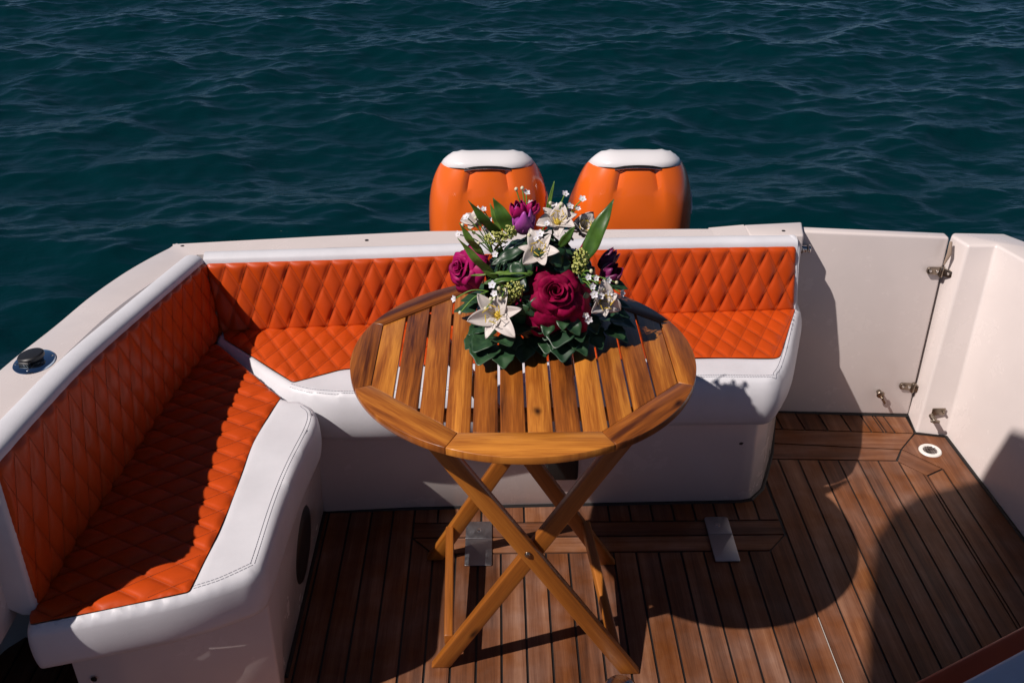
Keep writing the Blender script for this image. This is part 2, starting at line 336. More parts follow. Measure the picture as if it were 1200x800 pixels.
# left gunwale rim: outer edge and inner edge at the top (cushion side)
gout = smoothpath([(-1.012, 1.34, 0), (-1.007, 1.724, 0), (-.999, 1.960, 0), (-.986, 2.14, 0), (-.961, 2.293, 0), (-.931, 2.413, 0), (-.895, 2.532, 0)], 6)
gin = smoothpath([(-.900, 1.34, 0), (-.907, 1.68, 0), (-.901, 1.960, 0), (-.888, 2.11, 0), (-.868, 2.23, 0), (-.844, 2.332, 0), (-.812, 2.45, 0)], 6)
ZC = .628
def sheer(y): return ZC+min(.20, max(0, .12*(2.42-y)))
def shell(parent):
    g = MB(); rings = []
    o2 = [Vector((p.x, p.y)) for p in gout]; i2 = [Vector((p.x, p.y)) for p in gin]
    for a, c in zip(o2, i2):
        d = (c-a).normalized(); z = sheer(c.y); lw = min(1, max(0, (2.5-c.y)/.8))
        rings.append([(a.x+d.x*.10, a.y+d.y*.1, -.75), (a.x-.25*lw, a.y, -.05), (a.x-.05*lw, a.y, z-.12), (a.x, a.y, z-.010), (a.x+d.x*.004, a.y+d.y*.004, z-.003), (a.x+d.x*.012, a.y+d.y*.012, z),
                      (c.x, c.y, z), (c.x+d.x*.01, c.y+d.y*.01, z-.02), (c.x, c.y, .40), (c.x-.26*lw, c.y, .0), (c.x-.26*lw, c.y, -.1)])
    z0_ = max(p[2] for p in rings[0]); rings.insert(0, [(x, 1.335-max(0, min(.16, (z0_-z)*.45)), z) for x, y, z in rings[0]])
    g.loft(rings, True, True, closed=True)
    g.build('gunwale', gelcoat, parent, smooth=True, sharp=30)
    k = MB(); k.prism([(-1.42, -.8), (-1.157, -.8), (-1.153, 1.643), (-1.113, 1.692), (-1.06, 1.80), (-1.30, 1.80)], -.75, .50); k.build('side_rail', gelcoat, parent, bevel=.02, seg=3)
    # transom rim
    t = MB(); A = [(-.898, 2.529), (-.50, 2.577), (-.204, 2.607), (.30, 2.612), (.655, 2.612)]
    B = [(-.815, 2.449), (-.45, 2.492), (-.133, 2.507), (.30, 2.535), (.655, 2.545)]
    rings = []
    for (ax, ay), (bx, by) in zip(A, B):
        rings.append([(ax, ay-.02, -.75), (ax, ay+.03, .0), (ax, ay+.003, ZC-.05), (ax, ay, ZC-.0095), (ax, ay-.009, ZC-.0005), (bx, by, ZC-.0005), (bx, by, .2), (bx, by, -.1)])
    t.loft(rings)
    t.build('transom_rim', gelcoat, parent, smooth=True, sharp=30)
    t = MB(); za = ZC+.009
    q = [(.645, 2.53), (.852, 2.545), (.872, 2.632), (.662, 2.614)]
    t.prism([(.640, 2.536), (.852, 2.536), (.872, 2.632), (.650, 2.611)], -.1, za-.001)
    t.v = [(x, y, z if z < 0 or x > .7 else ZC-.002) for x, y, z in t.v]
    q = MB(); q.prism([(.60, 2.536), (.70, 2.536), (.70, 2.6135), (.60, 2.6125)], ZC-.03, ZC+.0075); q.v = [(x, y, ZC-.001 if z > ZC and x < .65 else z) for x, y, z in q.v]; q.build('rim_ramp', gelcoat, parent)
    t = MB(); t.prism([(.70, 2.536), (.852, 2.536), (.872, 2.632), (.70, 2.614)], -.1, za-.001)
    t.build('raised_rim_block', gelcoat, parent, bevel=.006, seg=3)
    t = MB(); t.prism([(.655, 2.62), (.86, 2.625), (.86, 2.64), (1.5, 2.64), (1.5, 2.60), (1.5, 2.7), (.655, 2.7)], -.75, -.02)
    t.build('hull_transom', gelcoat, parent)
    # right side: post and wall, flaring outward towards the top
    lo = [(1.286, 2.60), (1.272, 2.478), (1.360, 2.459), (1.381, 1.992), (1.410, 1.45), (1.42, .4), (1.42, -.8), (1.60, -.8), (1.60, .4), (1.575, 1.6), (1.52, 2.3), (1.46, 2.72), (1.296, 2.70)]
    hi = [(1.297, 2.596), (1.317, 2.528), (1.398, 2.533), (1.430, 2.425), (1.475, 2.10), (1.52, 1.0), (1.52, -.8), (1.70, -.8), (1.70, 1.0), (1.645, 2.00), (1.525, 2.500), (1.455, 2.612), (1.31, 2.620)]
    w = MB(); n = len(lo)
    def ring(t, z): return [(lo[i][0]+(hi[i][0]-lo[i][0])*t, lo[i][1]+(hi[i][1]-lo[i][1])*t, z) for i in range(n)]
    w.loft([ring(-.9, -.75), ring(0, -.02), ring(1, .605)])
    w.build('side_wall', gelcoat, parent, bevel=.008, seg=3, sharp=14)
    # liner on the left below the cushions
    w = MB(); w.prism([(-1.20, -.8), (-1.16, -.8), (-1.155, 1.643), (-1.115, 1.69), (-.95, 2.13), (-.86, 2.42), (-.62, 2.45), (-.90, 2.48), (-1.16, 2.0), (-1.20, 1.6)], -.1, .36)
    w.build('liner', gelcoat, parent, bevel=.005)
shell(boat)
def dots(parent, pts, r=.0052):
    for x, y, z in pts:
        g = MB(); g.lathe((x, y, z), [(r, -.002), (r, .0012), (r*.6, .002), (.0005, .0018)], 12)
        g.build('screw_cap', basic_screw, parent, smooth=True)
basic_screw = basic('dark_screw', (.05, .045, .045), .35, metal=.6)
dots(boat, [(-.868, 2.508, ZC-.001), (-.921, 2.167, ZC+.030), (-.366, 2.525+.012, ZC), (.802, 2.566, ZC+.008)])
# black caulk bead where walls meet the deck
cb = MB()
cb.tube([(.87, 2.602, .001), (1.283, 2.570, .001), (1.270, 2.476, .001), (1.358, 2.456, .001), (1.379, 1.992, .001), (1.408, 1.45, .001), (1.419, .4, .001)], .0055, 6)
cb.build('caulk_bead', rubber, boat)
# pin latch on the post foot
def cyl(mb, a, b, r, n=14): mb.tube([a, b], r, n)
k = MB(); k.box((1.322, 2.470, .085), (.040, .004, .024)); cyl(k, (1.300, 2.466, .076), (1.302, 2.438, .070), .008); cyl(k, (1.290, 2.440, .072), (1.316, 2.438, .070), .0045); cyl(k, (1.335, 2.469, .087), (1.335, 2.460, .087), .004)
k.build('pin_catch', bronze, boat, bevel=.0012)

# stern gate
gate = thing('stern_gate', 'white transom gate with two steel hinges to the right of the orange bench', 'gate')
g = MB()
lo = [(.868, 2.596), (1.284, 2.572), (1.286, 2.604), (.868, 2.630)]; hi = [(.846, 2.598), (1.290, 2.590), (1.290, 2.626), (.848, 2.634)]
g.loft([[(x, y, .004) for x, y in lo], [(x, y, .622-.02*(x > 1)) for x, y in hi]])
g.build('gate_panel', gelcoat, gate, bevel=.007, seg=3)
def hinge(x, y, z, tilt):
    h = MB(); rot = Matrix.Rotation(R(tilt), 3, 'Y')
    for s, L in ((-1, .042), (1, .026)):
        prof = roundpoly([(-.0, -.012), (L, -.010), (L, .010), (0, .012)], [.001, .009, .009, .001], 5)
        pts0 = []; pts1 = []
        for (u, v) in prof:
            p = rot @ Vector((s*u, 0, v)); sl = 0 if s < 0 else -.8
            q = Vector((x, y, z))+p+Vector((0, (sl*u), 0))
            pts0.append(q+Vector((0, .004, 0))); pts1.append(q+Vector((0, -.004, 0)))
        h.loft([pts0, pts1])
    cyl(h, Vector((x, y-.004, z))+rot @ Vector((0, 0, -.016)), Vector((x, y-.004, z))+rot @ Vector((0, 0, .016)), .0065)
    ob = h.build('hinge', bronze, gate, bevel=.0012)
    for u in (-.033, -.013, .015):
        s_ = MB(); q = Vector((x, y, z))+rot @ Vector((u, 0, 0))+Vector((0, -.004-(.8*u if u > 0 else 0), 0))
        s_.lathe(q, [(.0045, 0), (.004, .0015), (.0005, .002)], 10, rot=Matrix.Rotation(R(90), 3, 'X')); s_.build('screw', steel, ob, smooth=True)
hinge(1.283, 2.581, .500, 4); hinge(1.277, 2.573, .108, 6)
k = MB(); cyl(k, (1.176, 2.578, .090), (1.176, 2.560, .088), .008); k.lathe((1.176, 2.560, .089), [(.013, 0), (.011, .004), (.001, .005)], 14, rot=Matrix.Rotation(R(90), 3, 'X'))
k.box((1.186, 2.553, .072), (.007, .007, .026), Matrix.Rotation(R(-30), 3, 'Y')); k.build('pin_stop', bronze, gate, bevel=.001)
k = MB(); cyl(k, (.842, 2.585, .575), (.880, 2.583, .573), .011); cyl(k, (.862, 2.594, .574), (.862, 2.566, .574), .008); k.lathe((.882, 2.583, .573), [(.008, 0), (.013, .003), (.012, .009), (.002, .012)], 14, rot=Matrix.Rotation(R(90), 3, 'Y'))
k.build('latch', steel, gate, bevel=.001)
k = MB(); k.tube([(1.286, 2.570, .598), (1.286, 2.562, .565), (1.279, 2.565, .528)], [.0045, .007, .002], 8)
k.build('cracked_sealant', basic('old_sealant', (.34, .25, .19), .7), gate, smooth=True)

# deck drain
dr = thing('deck_drain', 'round white deck drain with a metal grate in the teak corner', 'drain', loc=(1.283, 2.388, 0))
k = MB(); c = (1.283, 2.388, .0005)
prof = [(.020, .001), (.0225, .004), (.030, .004), (.033, .001), (.033, -.004), (.020, -.004), (.020, .001)]
k.lathe(c, prof, 32); 
k.build('flange', basic('drain_flange', (.72, .70, .66), .4), dr, smooth=True)
k = MB(); k.lathe(c, [(.0205, -.003), (.0205, -.001), (.0001, -.001)], 24); k.build('drain_hole', black, dr)
k = MB()
for i in range(-2, 3):
    L = 2*math.sqrt(.0195**2-(i*.0078)**2)
    k.box((c[0]+i*.0078, c[1], .0032), (.0030, L, .0016)); k.box((c[0], c[1]+i*.0078, .0036), (L, .0030, .0016))
k.build('grate', steel, dr)

# deck socket plates and bottom dome
def deckplate(x0, x1, y0, y1, sk, label):
    t = thing('deck_plate', label, 'metal plate', 'steel latch plates in the teak deck', loc=((x0+x1)/2, (y0+y1)/2, 0))
    ym = y0+(y1-y0)*.60
    for a, c_ in ((y0, ym-.0006), (ym+.0006, y1)):
        k = MB(); f = lambda y: sk*(y-y0)/(y1-y0)
        pl = roundpoly([(x0+f(a), a), (x1+f(a), a), (x1+f(c_), c_), (x0+f(c_), c_)], [.004 if a == y0 else .001]*2+[.001 if a == y0 else .010]*2, 4)
        k.prism(pl, .0005, .0042); k.build('leaf_plate', dsteel, t, bevel=.0008)
    k = MB(); k.lathe(((x0+x1)/2, y0+(y1-y0)*.8, .004), [(.007, 0), (.006, .0015), (.0005, .002)], 14); k.build('push_button', steel, t, smooth=True)
deckplate(-.093, -.023, 1.912, 2.082, .0, 'steel plate in the teak beside the table leg, the one nearer the black speaker')
deckplate(.550, .614, 1.918, 2.092, .002, 'steel plate in the teak standing clear of the table, below the bench corner')
ds = thing('deck_socket', 'low round steel fitting on the teak at the foot of the table leg', 'deck fitting', loc=(.262, 1.520, 0))
k = MB(); k.lathe((.262, 1.520, .0), [(.034, 0), (.034, .004), (.030, .009), (.018, .012), (.0005, .013)], 32); k.build('dome_cap', steel, ds, smooth=True)

# ------------------------------------------------------------------ cushions
def quilt_height(U, Vv, a, b, amp, u0=0, v0=0):
    s = (U-u0)/a+(Vv-v0)/b; t = (U-u0)/a-(Vv-v0)/b
    q = np.abs(np.sin(PI*s)*np.sin(PI*t))
    cs = np.sin(np.floor(s)*12.9898+np.floor(t)*78.233)*43758.5453; cs = cs-np.floor(cs)
    return amp*(q**.42)*(.84+.30*cs)
def lattice(a, b, u0, v0, n, box):
    (x0, y0, x1, y1) = box; out = []
    # s = U/a+V/b, t = U/a-V/b with integer/n steps
    K = int(n*(max(x1-x0, .01)/a*1.2+(y1-y0)/b*2.4))+4*n
    cx, cy = (x0+x1)/2-u0, (y0+y1)/2-v0; s0 = round((cx/a+cy/b)*n); t0 = round((cx/a-cy/b)*n)
    S_, T_ = np.meshgrid(np.arange(s0-K, s0+K), np.arange(t0-K, t0+K)); S_ = S_/n; T_ = T_/n
    U = (S_+T_)*a/2+u0; Vv = (S_-T_)*b/2+v0
    m = (U > x0) & (U < x1) & (Vv > y0) & (Vv < y1)
    return np.stack([U[m], Vv[m]], -1)
def quilt_threads(parent, a, b, org2, box, inside, surf, mat, r=.00055):
    """thread lying in the creases of a quilted panel; surf maps (U,V) to 3D"""
    g = MB(); (x0, y0, x1, y1) = box; u0, v0 = org2; K = int((x1-x0)/a+(y1-y0)/b*2)+6
    cs0 = round(((x0+x1)/2-u0)/a+((y0+y1)/2-v0)/b); ct0 = round(((x0+x1)/2-u0)/a-((y0+y1)/2-v0)/b)
    for fam in (0, 1):
        for k in range(-K, K):
            c0 = (cs0 if fam == 0 else ct0)+k; vs = np.linspace(y0, y1, max(8, int((y1-y0)/.006)))
            us = u0+a*(c0-(vs-v0)/b) if fam == 0 else u0+a*(c0+(vs-v0)/b)
            Q = np.stack([us, vs], -1); ok = inside(Q) > .004; seg = []
            for q, o_ in list(zip(Q, ok))+[(None, False)]:
                if o_: seg.append(q)
                else:
                    if len(seg) > 2: g.tube([Vector(p) for p in surf(np.array(seg))], r, 4, cap=False)
                    seg = []
    return g.build('thread', mat, parent, smooth=True, normals=False, sharp=180)
def triangulate(outline, extra_edges, pts):
    P_ = [Vector(p) for p in outline]; n = len(P_); E_ = [(i, (i+1) % n) for i in range(n)]
    for poly in extra_edges:
        b0 = len(P_); P_ += [Vector(p) for p in poly]; E_ += [(b0+i, b0+(i+1) % len(poly)) for i in range(len(poly))]
    P_ += [Vector(p) for p in pts]
    v, e, f, *_ = delaunay_2d_cdt(P_, E_, [], 1, 1e-5)
    return np.array([tuple(p) for p in v]), [tuple(q) for q in f]
def seat_cushion(parent, outline, quilt, ztop, zbot, r, a, b, amp, org, ang, bulge=.010, seam_d=None, zslope=None, tuck=None):
    """orange quilted top let into a white cushion with rounded edges; ang turns the diamond lattice"""
    outline = resample(outline, .009); quilt = resample(quilt, .006)
    ca, sa = math.cos(R(ang)), math.sin(R(ang))
    def toL(Q): Q = np.asarray(Q); return np.stack([(Q[:, 0]-org[0])*ca+(Q[:, 1]-org[1])*sa, -(Q[:, 0]-org[0])*sa+(Q[:, 1]-org[1])*ca], -1)
    def toW(Q): return np.stack([Q[:, 0]*ca-Q[:, 1]*sa+org[0], Q[:, 0]*sa+Q[:, 1]*ca+org[1]], -1)
    q = toL(quilt); box = (q[:, 0].min(), q[:, 1].min(), q[:, 0].max(), q[:, 1].max())
    lp = toW(lattice(a, b, 0, 0, 9, box)); lp = lp[sdf(quilt, lp) > .002]
    # quilted panel
    v, f = triangulate(quilt, [], lp); cen = np.array([v[list(t)].mean(0) for t in f]); ok = sdf(quilt, cen) > 0
    f = [t for t, k in zip(f, ok) if k]
    d = np.maximum(sdf(quilt, v), 0); do = sdf(outline, v); L = toL(v)
    def edge(dd): dd = np.clip(dd, 0, r); return -r+np.sqrt(np.maximum(r*r-(r-dd)**2, 0))
    h = quilt_height(L[:, 0], L[:, 1], a, b, amp)*np.clip(d/.010, 0, 1)**.6+.0006
    z = ztop+edge(do)+h
    if zslope: z += zslope(v[:, 0], v[:, 1])
    qo = meshobj('quilted_panel', np.column_stack([v, z]), f, leather, parent)
    def srf(Q):
        Wp = toW(Q); z_ = ztop+edge(sdf(outline, Wp))+.0012; return np.column_stack([Wp, z_])
    quilt_threads(qo, a, b, (0, 0), box, lambda Q: sdf(quilt, toW(Q)), srf, othread)
    # white body: ring between outline and quilt polygon, plus sides
    xs_ = np.arange(min(p[0] for p in outline), max(p[0] for p in outline), .009); ys_ = np.arange(min(p[1] for p in outline), max(p[1] for p in outline), .009)
    GX, GY = np.meshgrid(xs_, ys_); GP = np.stack([GX.ravel(), GY.ravel()], -1)
    do = sdf(outline, GP); dq = sdf(quilt, GP); GP = GP[(do > .007) & (dq < -.003)]
    v, f = triangulate(outline, [quilt], GP); cen = np.array([v[list(t)].mean(0) for t in f])
    ok = (sdf(outline, cen) > 0) & (sdf(quilt, cen) < .0); f = [t for t, k in zip(f, ok) if k]
    do = np.maximum(sdf(outline, v), 0); dq = np.abs(sdf(quilt, v))
    lowf = .0018*np.sin(v[:, 0]*23+v[:, 1]*11)*np.sin(v[:, 1]*19-v[:, 0]*7)
    z = ztop+edge(do)-.0022*np.exp(-(dq/.004)**2)+lowf*np.clip(do/.03, 0, 1)
    if seam_d is not None: z -= .0016*np.exp(-((do-seam_d)/.0035)**2)
    if zslope: z += zslope(v[:, 0], v[:, 1])
    V_ = [tuple(p) for p in np.column_stack([v, z])]; F_ = [list(t) for t in f]
    # side skirt
    n = len(outline); key = {(round(p[0], 5), round(p[1], 5)): i for i, p in reversed(list(enumerate(v.tolist())))}
    O = np.array(outline); nx_ = np.roll(O, -1, 0)-np.roll(O, 1, 0); area = np.sum(O[:, 0]*np.roll(O[:, 1], -1)-np.roll(O[:, 0], -1)*O[:, 1])
    nrm = np.stack([nx_[:, 1], -nx_[:, 0]], -1)*(1 if area > 0 else -1); nrm /= np.linalg.norm(nrm, axis=1)[:, None]
    for _ in range(2): nrm = (np.roll(nrm, 1, 0)+nrm*2+np.roll(nrm, -1, 0)); nrm /= np.linalg.norm(nrm, axis=1)[:, None]
    H_ = ztop-r-zbot; prof = [(0, 0)]
    for k in range(1, 9): t = k/8; prof.append((bulge*math.sin(PI*min(1, t*1.02))**.7, t))
    prof += [(-.012, 1.06), (-.03, 1.06)]
    prev = None; dots_ = []
    for bi, (off, t) in enumerate(prof):
        row = []
        for i in range(n):
            o_ = off; zz = ztop-r-H_*t
            if zslope: zz += float(zslope(O[i, 0], O[i, 1]))*(1 if t < 1 else 1)
            x, y = O[i]+nrm[i]*o_
            if bi == 0:
                j = key.get((round(O[i, 0], 5), round(O[i, 1], 5)))
                if j is None: j = int(np.argmin(np.hypot(v[:, 0]-O[i, 0], v[:, 1]-O[i, 1])))
                row.append(j)
            else: V_.append((x, y, zz)); row.append(len(V_)-1)
        if prev: F_ += [[prev[i], row[i], row[(i+1) % n], prev[(i+1) % n]] for i in range(n)]
        prev = row
    body = meshobj('cushion_body', V_, F_, vinyl, parent)
    bm = bmesh.new(); bm.from_mesh(body.data); bmesh.ops.remove_doubles(bm, verts=bm.verts, dist=1e-5)
    bmesh.ops.recalc_face_normals(bm, faces=bm.faces); bm.to_mesh(body.data); bm.free()
    return body, qo
def stitches(parent, path, r=.0007, dash=.006, name='stitching', mat=None, drop=True):
    pts = [Vector(p) for p in path]; g = MB(); acc = 0
    if parent.type == 'MESH' and 'cushion_body' in parent.name and drop:
        from mathutils.bvhtree import BVHTree
        off = parent.parent.location; bv = BVHTree.FromPolygons([v.co+off for v in parent.data.vertices], [list(p.vertices) for p in parent.data.polygons])
        q = []
        for p in pts:
            h = bv.ray_cast(p+Vector((0, 0, .1)), Vector((0, 0, -1)))
            q.append(h[0]+Vector((0, 0, .0004)) if h[0] is not None else p)
        pts = q
    for a, b in zip(pts, pts[1:]):
        L = (b-a).length; k = max(1, int(L/dash)); 
        for i in range(k):
            p = a.lerp(b, (i+.12)/k); q = a.lerp(b, (i+.88)/k); g.tube([p, q], r, 4)
    return g.build(name, mat or thread, parent, normals=False)

# side bench (left)
sb = thing('side_bench', 'bench along the left side with shaded orange quilting and a black speaker in its base', 'bench', 'orange quilted benches')
ol = roundpoly([(-.765, 2.335), (-.742, 2.308), (-.534, 2.050), (-.462, 2.030), (-.430, 1.965), (-.455, 1.726), (-.461, 1.437), (-.583, 1.372), (-.715, 1.332), (-.852, 1.297), (-.866, 1.35), (-.860, 1.62), (-.845, 1.85), (-.822, 2.08)],
               [.01, .01, .02, .05, .05, .15, .035, .08, .05, .012, .02, .1, .1, .1], 6)
ql = roundpoly([(-.770, 2.325), (-.742, 2.300), (-.536, 2.052), (-.553, 1.96), (-.566, 1.85), (-.564, 1.61), (-.584, 1.387), (-.715, 1.346), (-.848, 1.309), (-.868, 1.35), (-.856, 1.62), (-.840, 1.85), (-.818, 2.08)],
               [.003, .004, .004, .1, .1, .1, .006, .05, .006, .01, .1, .1, .1], 5)
body, q_ = seat_cushion(sb, ol, ql, .428, .326, .011, .100, .062, .0070, (-.70, 1.86), 4, bulge=.005)
sm = smoothpath([(-.478, 2.012, .4275), (-.452, 1.95, .4245), (-.476, 1.72, .4265), (-.481, 1.46, .4265)], 12)
def off_stitch(par, pts, d=.004):
    for s in (-1, 1):
        out = []
        for i, p in enumerate(pts):
            t = (pts[min(i+1, len(pts)-1)]-pts[max(0, i-1)]).normalized(); out.append(p+Vector((-t.y, t.x, 0))*d*s)
        stitches(par, out)
off_stitch(body, sm)
off_stitch(body, smoothpath([(-.481, 1.46, .4255), (-.535, 1.420, .4235), (-.590, 1.395, .422)], 8), .0035)
0 and stitches(body, smoothpath([(-.590, 1.377, .414), (-.715, 1.3385, .418), (-.840, 1.303, .418)], 8), .0005)
bs = MB()
bs.prism([(-.84, 1.385), (-.700, 1.412), (-.585, 1.432), (-.470, 1.475), (-.487, 1.56), (-.485, 2.16), (-.60, 2.3), (-.84, 2.3)], -.01, .325,
         top=[(-.83, 1.36), (-.700, 1.392), (-.585, 1.422), (-.466, 1.465), (-.462, 1.56), (-.462, 2.10), (-.58, 2.25), (-.82, 2.25)])
bs_o = bs.build('bench_base', gelcoat, sb, bevel=.006, seg=2, sharp=25)
dots(bs_o, [])
k = MB(); k.lathe((-.800, 1.372, .215), [(.0062, 0), (.0062, .0015), (.001, .0025)], 12, rot=Matrix.Rotation(R(90), 3, 'X'))
k.build('screw_cap', basic_screw, sb, smooth=True)
sp = MB(); rot = Matrix.Rotation(R(90), 3, 'Y') @ Matrix.Rotation(0, 3, 'Z')
tiltw = Matrix.Rotation(R(3.5), 3, 'Y') @ rot
sp.lathe((-.478, 1.835, .148), [(.094, -.004), (.094, .003), (.089, .007), (.070, .010), (.040, .012), (.0005, .013)], 40, rot=tiltw)
spk = sp.build('speaker', black, sb, smooth=True)
gr = MB()
for rr in (.086,): 
    ring = [Vector((-.478, 1.835, .148))+tiltw @ Vector((rr*math.cos(2*PI*i/36), rr*math.sin(2*PI*i/36), .006)) for i in range(37)]
    gr.tube(ring, .0015, 5)
gr.build('grille', black, spk, smooth=True)

# back cushion of the side bench
def back_cushion(parent, B, T, thick, roll, a, b, amp, u_in=(0, 0), endcap=True, n=12, off0=0):
    """B and T: bottom and top paths of the quilted face; thick: depth away from the seat; roll: height of the rolled white top"""
    Bp = smoothpath(B, n); Tp = smoothpath(T, n); M = len(Bp)
    mid = [(p+q)/2 for p, q in zip(Bp, Tp)]; s = [0]
    for p, q in zip(mid, mid[1:]): s.append(s[-1]+(q-p).length)
    s = np.array(s); Ltot = s[-1]; Hh = (Tp[M//2]-Bp[M//2]).length
    BA, TA = np.array([tuple(p) for p in Bp]), np.array([tuple(p) for p in Tp])
    def ev(A, u): return np.stack([np.interp(u, s, A[:, i]) for i in range(3)], -1)
    tan = np.gradient(np.array([tuple(p) for p in mid]), axis=0); tan /= np.linalg.norm(tan, axis=1)[:, None]
    for _ in range(6): tan[1:-1] = (tan[:-2]+tan[1:-1]*2+tan[2:])/4
    nr = np.stack([tan[:, 1], -tan[:, 0], np.zeros(M)], -1); nr /= np.linalg.norm(nr, axis=1)[:, None]
    def mapp(u, v, h):
        w = (v/Hh)[:, None]; n_ = ev(nr, u); return ev(BA, u)*(1-w)+ev(TA, u)*w+n_*h[:, None]
    rc = .012
    dom = resample(roundpoly([(u_in[0], 0), (Ltot-u_in[1], 0), (Ltot-u_in[1], Hh), (u_in[0], Hh)], rc, 5), .005)
    lp = lattice(a, b, off0, Hh-.006, 9, (u_in[0], 0, Ltot-u_in[1], Hh)); lp = lp[sdf(dom, lp) > .002]
    v, f = triangulate(dom, [], lp); d = np.maximum(sdf(dom, v), 0)
    qh = quilt_height(v[:, 0], v[:, 1], a, b, amp, off0, Hh-.006)
    top = np.clip((Hh-v[:, 1])/.012, 0, 1); h = (qh*top**.5+.002*(1-top))*np.clip(d/.008, 0, 1)**.5+.0045-.0045*(1-np.clip(d/.006, 0, 1))**2
    qo = meshobj('quilted_panel', mapp(v[:, 0], v[:, 1], h), f, leather, parent)
    quilt_threads(qo, a, b, (off0, Hh-.006), (u_in[0], 0, Ltot-u_in[1], Hh), lambda Q: sdf(dom, Q), lambda Q: mapp(Q[:, 0], Q[:, 1], np.full(len(Q), .0052)), othread, .0005)
    # white body: section = face, rolled top, back
    g = MB(); rings = []
    for i in range(M):
        nn = Vector(nr[i]); Bt, Tt = Bp[i], Tp[i]; sec = []
        up = (Tt-Bt).normalized()
        sec.append(Bt-up*.0-nn*thick); sec.append(Bt+nn*.001); sec.append(Tt+nn*.001)
        for k_ in range(1, 10):
            a_ = PI*k_/10
            sec.append(Tt-nn*(thick*(1-math.cos(a_))/2)+Vector((0, 0, 1))*roll*math.sin(a_)**.75)
        sec.append(Tt-nn*thick-Vector((0, 0, .01)))
        rings.append(sec)
    g.loft(rings, True, True)
    bo = g.build('cushion_body', vinyl, parent, smooth=True, sharp=60)
    sub = bo
    seam = [Tp[i]-Vector(nr[i])*(thick*.10)+Vector((0, 0, roll*.42)) for i in range(M)]
    sp_ = MB(); 
    return bo
Bl = [(-.856, 1.352, .424), (-.848, 1.55, .424), (-.830, 1.777, .424), (-.808, 2.053, .424), (-.772, 2.30, .424), (-.762, 2.372, .424)]
Tl = [(-.848, 1.352, .748), (-.850, 1.55, .725), (-.848, 1.777, .697), (-.824, 2.053, .664), (-.797, 2.33, .631), (-.788, 2.419, .620)]
bc = back_cushion(sb, [Vector(p) for p in Bl], [Vector(p) for p in Tl], .056, .020, .060, .125, .0066, n=12)
# end piece of the back cushion (thick white wing, forward end)
w = MB()
sec = [(-.853, 1.352, .414), (-.880, 1.352, .414), (-.905, 1.352, .432), (-.930, 1.352, .50), (-.945, 1.352, .60), (-.945, 1.352, .70), (-.925, 1.352, .755), (-.890, 1.352, .768), (-.860, 1.352, .762), (-.8475, 1.352, .745)]
w.loft([[Vector(p)+Vector((.001, -.010, 0)) for p in sec], [Vector(p)+Vector((-.001, .06, -.004)) for p in sec]])
w.build('cushion_end', vinyl, sb, bevel=.007, seg=3, sharp=40)

# stern bench
st = thing('stern_bench', 'white and orange quilted bench across the stern, behind the table', 'bench', 'orange quilted benches')
ot = roundpoly([(-.770, 2.40), (-.758, 2.320), (-.523, 2.080), (-.436, 2.050), (-.285, 2.046), (.10, 2.076), (.464, 2.102), (.694, 2.100), (.755, 2.20), (.858, 2.49), (.862, 2.53), (.3, 2.47)],
               [.01, .01, .03, .05, .05, .1, .1, .03, .06, .02, .01, .05], 6)
qt = roundpoly([(-.762, 2.400), (-.738, 2.328), (-.515, 2.106), (-.400, 2.168), (-.10, 2.19), (.25, 2.202), (.48, 2.212), (.728, 2.204), (.834, 2.462), (.842, 2.484), (.3, 2.455)],
               [.003, .003, .01, .02, .1, .1, .1, .02, .01, .004, .05], 5)
body, q_ = seat_cushion(st, ot, qt, .436, .300, .011, .056, .108, .0062, (0, 2.45), 2, bulge=.014)
off_stitch(body, smoothpath([(-.520, 2.094, .433), (-.445, 2.066, .433), (-.285, 2.0615, .433), (.10, 2.092, .433), (.464, 2.118, .433), (.672, 2.118, .433), (.70, 2.135, .433), (.742, 2.22, .433), (.83, 2.455, .433)], 8), .004)
bs = MB()
bs.prism([(-.484, 2.131), (-.25, 2.146), (.20, 2.156), (.665, 2.164), (.692, 2.170), (.735, 2.215), (.767, 2.290), (.805, 2.387), (.862, 2.596), (-.60, 2.5)], -.01, .306,
         top=[(-.484, 2.085), (-.25, 2.100), (.20, 2.118), (.640, 2.120), (.672, 2.128), (.715, 2.18), (.748, 2.25), (.80, 2.38), (.848, 2.545), (-.60, 2.45)])
base = bs.build('bench_base', gelcoat, st, bevel=.008, seg=2, sharp=12)
cb = MB(); cb.tube([(-.483, 1.56, .0), (-.482, 2.129, .0), (-.25, 2.142, .0), (.20, 2.152, .0), (.668, 2.160, .0), (.697, 2.167, .0), (.739, 2.213, .0), (.771, 2.289, .0), (.809, 2.386, .0), (.866, 2.59, .0)], .0055, 6)
cb.build('caulk_bead', rubber, st)
for x, y, z in ((-.432, 2.112, .19), (.637, 2.134, .220)):
    k = MB(); k.lathe((x, y-.0, z), [(.0065, -.004), (.0065, .0018), (.001, .003)], 12, rot=Matrix.Rotation(R(82), 3, 'X')); k.build('screw_cap', basic_screw, st, smooth=True)
k = MB(); rot = Matrix.Rotation(R(84), 3, 'X')
k.box((.165, 2.130, .150), (.088, .016, .088)); k.build('speaker_box', rubber, st, bevel=.012, seg=3)
Bt = [(-.762, 2.368, .432), (-.30, 2.405, .432), (.30, 2.446, .432), (.840, 2.474, .432)]
Tt = [(-.788, 2.416, .618), (-.30, 2.445, .618), (.30, 2.490, .618), (.828, 2.503, .618)]
back_cushion(st, [Vector(p) for p in Bt], [Vector(p) for p in Tt], .050, .019, .0545, .118, .0080, u_in=(.004, .004), n=14)
k = MB()
sec = [(.842, 2.476, .432), (.832, 2.503, .612), (.826, 2.512, .634), (.820, 2.53, .640), (.824, 2.553, .630), (.842, 2.553, .432)]
